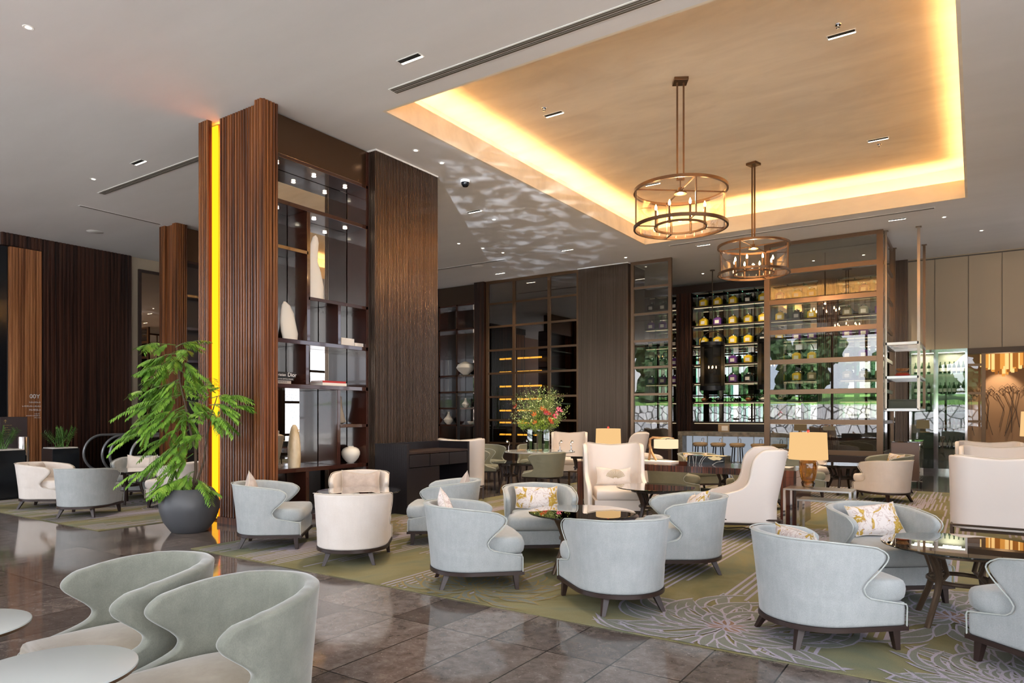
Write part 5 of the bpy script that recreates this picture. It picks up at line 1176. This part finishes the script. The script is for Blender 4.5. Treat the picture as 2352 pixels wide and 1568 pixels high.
# ================================================================== chandeliers
def chandelier():
    t = thing('drum_chandelier', 'x', 'chandelier'); R = .65; zt, zb = -1.59, -2.11; m_ = 'bronze'
    def ring(r, z, h=.022, th=.014): return [(r - th, z - h), (r + th, z - h), (r + th, z + h), (r - th, z + h), (r - th, z - h)]
    MB().box(-.10, .10, -.10, .10, -.045, 0).build('canopy', m_, t, smooth=0, bevel=.004)
    for s in (-1, 1): MB().box(s * .045 - .012, s * .045 + .012, -.012, .012, -1.42, -.045).build('drop_rod', m_, t, smooth=0)
    mb = MB(); mb.box(-.057, .057, -.012, .012, -1.445, -1.42); mb.tube([(0, 0, -1.445), (0, 0, -1.60)], .008, 6); mb.lathe([(.03, -1.55), (.035, -1.60), (.085, -1.615), (.09, -1.64), (.001, -1.645)], n=28); mb.build('hub', m_, t)
    MB().lathe(ring(R, zt), n=80, cap0=False, cap1=False).build('top_ring', m_, t, smooth=30); MB().lathe(ring(R, zb), n=80, cap0=False, cap1=False).build('bottom_ring', m_, t, smooth=30)
    MB().lathe(ring(R * .56, zb, .014, .010), n=64, cap0=False, cap1=False).build('inner_ring', m_, t, smooth=30)
    for k in range(4):
        a = PI / 2 * k + .15; c, s = math.cos(a), math.sin(a)
        MB().tube([(R * c, R * s, zb), (R * c, R * s, zt)], .014, 4).build('upright', m_, t, smooth=0)
        MB().tube([(.05 * c, .05 * s, zt), (R * c, R * s, zt)], .012, 4).build('top_spoke', m_, t, smooth=0)
        MB().tube([(R * .56 * c, R * .56 * s, zb), (R * c, R * s, zb)], .010, 4).build('bottom_spoke', m_, t, smooth=0)
    for k in range(8):
        a = 2 * PI * k / 8 + .2; x_, y_ = R * .56 * math.cos(a), R * .56 * math.sin(a)
        MB().cyl(x_, y_, zb - .02, zb + .22, .017, n=10).build('candle_tube', m_, t)
        MB().lathe([(.006, 0), (.017, .022), (.016, .045), (.008, .07), (.001, .085)], c=(x_, y_, zb + .22), n=12).build('candle_bulb', 'bulb', t)
    MB().lathe([(R - .022, zb), (R - .022, zt)], n=80, cap0=False, cap1=False).build('glass_drum', 'pane_amber', t)
    lamp('chandelier_light', 'POINT', t, (0, 0, -1.68), 45, (1, .68, .38), .02)
    return Proto(t)
CH = chandelier()
CH.put((-3.52, 9.55, RZ - .001), 30, 'bronze and glass drum chandelier hanging nearer the camera', 'drum chandeliers in the raised ceiling')
CH.put((-3.53, 13.50, RZ - .001), 75, 'bronze and glass drum chandelier hanging farther back, before the tea shelves', 'drum chandeliers in the raised ceiling')

# ================================================================== ceiling fittings
def slot_light(power):
    t = thing('slot_downlight', 'x', 'downlight')
    MB().box(-.17, .17, -.055, .055, -.006, 0).build('frame', 'white', t, smooth=0); MB().box(-.155, .155, -.045, .015, -.009, -.006).build('dark_slot', 'black_hole', t, smooth=0); MB().box(-.155, .155, .015, .045, -.010, -.006).build('light_strip', 'downlight', t, smooth=0)
    lamp('downlight_lamp', 'SPOT', t, (0, 0, -.03), power, (1, .80, .58), .06, (0, 0, 0), spot_size=R_(95), spot_blend=.7); return Proto(t)
SL = slot_light(280)
for (x_, y_, z_, lb) in ((-5.41, 5.93, CZ, 'rectangular slot downlight beside the near end of the long air vent'), (-11.30, 5.90, CZ, 'rectangular slot downlight left of the wood column'), (-8.41, 11.12, CZ, 'rectangular slot downlight right of the dome camera'), (-8.46, 15.0, CZ, 'rectangular slot downlight above the back bronze column'), (-11.49, 16.4, CZ, 'rectangular slot downlight above the dark glass screen'), (-5.48, 16.41, CZ, 'rectangular slot downlight left of the farther chandelier'), (-1.38, 16.53, CZ, 'rectangular slot downlight beyond the raised ceiling at the right'),
                         (-1.41, 9.54, RZ, 'rectangular slot downlight at the near right of the raised ceiling'), (-5.60, 9.51, RZ, 'rectangular slot downlight at the near left of the raised ceiling'), (-1.42, 13.55, RZ, 'rectangular slot downlight at the far right of the raised ceiling'), (-5.60, 13.55, RZ, 'rectangular slot downlight at the far left of the raised ceiling, beside the chandelier')):
    SL.put((x_, y_, z_ - .001), 0, lb, 'rectangular slot downlights')
def spot():
    t = thing('round_downlight', 'x', 'downlight'); MB().lathe([(.040, -.004), (.048, -.006), (.056, 0)], n=28).build('trim_ring', 'white', t); MB().lathe([(.001, -.008), (.020, -.008), (.030, -.005)], n=24, cap1=False).build('lens', 'downlight', t); return Proto(t)
SP = spot()
for (x_, y_, lb) in ((-8.33, 3.19, 'large round downlight in the top left corner of the ceiling'), (-12.76, 5.88, 'round downlight above the left end of the far air vent'), (-7.22, 8.04, 'round downlight above the bronze column'), (-7.23, 8.68, 'round downlight right of the bronze column top'), (-8.42, 11.82, 'round downlight among the dappled light'), (-9.96, 14.37, 'round downlight farthest right in the diagonal row of four'), (-10.1, 13.7, 'round downlight third in the diagonal row of four'), (-10.3, 13.0, 'round downlight second in the diagonal row of four'), (-10.6, 12.2, 'round downlight nearest in the diagonal row of four'), (-7.6, 16.6, 'round downlight before the narrow glass screen'), (-.55, 16.9, 'round downlight right of the hanging rack'), (.1, 18.6, 'round downlight before the beige wall panels')):
    SP.put((x_, y_, CZ - .001), 0, lb, 'round downlights')
def vent(label, x0, x1, y0, y1):
    t = thing('air_vent', label, 'vent', (x0, y0, CZ)); w, d = x1 - x0, y1 - y0; MB().box(0, w, 0, d, -.008, -.001).build('frame', 'white', t, smooth=0)
    if w > d:
        for k in range(2): MB().box(.02, w - .02, d * (.12 + .42 * k), d * (.46 + .42 * k), -.011, -.008).build('slot', 'joint', t, smooth=0)
        MB().box(.02, w - .02, d * .22, d * .30, -.014, -.011).build('vane', 'grey_band', t, smooth=0); MB().box(.02, w - .02, d * .64, d * .72, -.014, -.011).build('vane', 'grey_band', t, smooth=0)
    else: MB().box(d * 0 + w * .2, w * .8, .02, d - .02, -.011, -.008).build('slot', 'joint', t, smooth=0)
vent('long slotted air vent running beside the raised ceiling', -6.15, -.2, 6.33, 6.49); vent('slotted air vent left of the wood column', -13.48, -9.2, 6.28, 6.42); vent('thin air vent running away from the camera at the left', -14.64, -14.56, 6.46, 8.10)
vent('thin air vent behind the dappled ceiling light', -12.9, -10.33, 14.97, 15.07); vent('long thin air vent beyond the raised ceiling', -6.19, -.67, 15.99, 16.07)
for (x_, y_, lb) in ((-16.42, 7.6, 'round flush ceiling speaker at the left'), (-11.45, 15.29, 'round flush ceiling speaker behind the thin vent')):
    t = thing('ceiling_speaker', lb, 'speaker', (x_, y_, CZ)); MB().lathe([(.001, -.012), (.15, -.012), (.17, -.001)], n=32, cap1=False).build('grille', 'white', t)
t = thing('dome_camera', 'black security dome camera on the ceiling right of the bronze column', 'camera', (-7.43, 9.56, CZ)); MB().lathe([(.085, -.001), (.085, -.03), (.075, -.04)], n=28).build('housing', 'white', t); MB().lathe([(.072, -.04), (.068, -.075), (.045, -.11), (.001, -.12)], n=28).build('dome', 'black_gloss', t)
for (x_, y_, q_) in ((-1.41, 9.28, 'nearest right'), (-5.62, 9.24, 'nearest left'), (-1.43, 13.82, 'farthest right')):
    t = thing('sprinkler', 'small chrome sprinkler on the raised ceiling by the %s slot downlight' % q_, 'sprinkler', (x_, y_, RZ)); MB().lathe([(.04, -.001), (.035, -.01), (.01, -.012), (.01, -.04), (.025, -.042), (.001, -.048)], n=16).build('head', 'chrome', t)

# sunlight thrown up on the ceiling by the pond outside: rippled spot of light
d = bpy.data.lights.new('pond_glint', 'SPOT'); d.energy = 26000; d.color = (.80, .88, 1.0); d.shadow_soft_size = .02; d.spot_size = R_(12); d.spot_blend = .9
o = bpy.data.objects.new('pond_glint', d); COL.objects.link(o); o.location = (1.0, -7.0, .1); o.rotation_euler = (Vector((-8.8, 14.0, 5.6)) - Vector(o.location)).to_track_quat('-Z', 'Y').to_euler()
d.use_nodes = True; n_ = d.node_tree.nodes; l_ = d.node_tree.links; em = n_['Emission']
tc = n_.new('ShaderNodeTexCoord'); mp = n_.new('ShaderNodeMapping'); mp.inputs['Scale'].default_value = (45, 190, 45); tx = n_.new('ShaderNodeTexNoise'); tx.inputs['Scale'].default_value = 1.0; tx.inputs['Detail'].default_value = 6; tx.inputs['Roughness'].default_value = .65; tx.inputs['Distortion'].default_value = .4
rp = n_.new('ShaderNodeValToRGB'); rp.color_ramp.elements[0].position = .50; rp.color_ramp.elements[0].color = (0, 0, 0, 1); rp.color_ramp.elements[1].position = .64; rp.color_ramp.elements[1].color = (1, 1, 1, 1)
l_.new(tc.outputs['Normal'], mp.inputs[0]); l_.new(mp.outputs[0], tx.inputs['Vector']); l_.new(tx.outputs['Fac'], rp.inputs[0]); l_.new(rp.outputs[0], em.inputs['Strength'])

cb = MB(); cb.tube([(-2.3, 9.3, .018), (-2.42, 9.1, .016), (-2.55, 9.2, .016), (-2.7, 9.02, .016), (-2.9, 9.12, .016), (-3.05, 9.3, .016)], .007, 6); tag(cb.build('floor_cable', 'black_metal'), 'black lamp cable lying on the carpet beside the slab leg of the long table', 'cable')
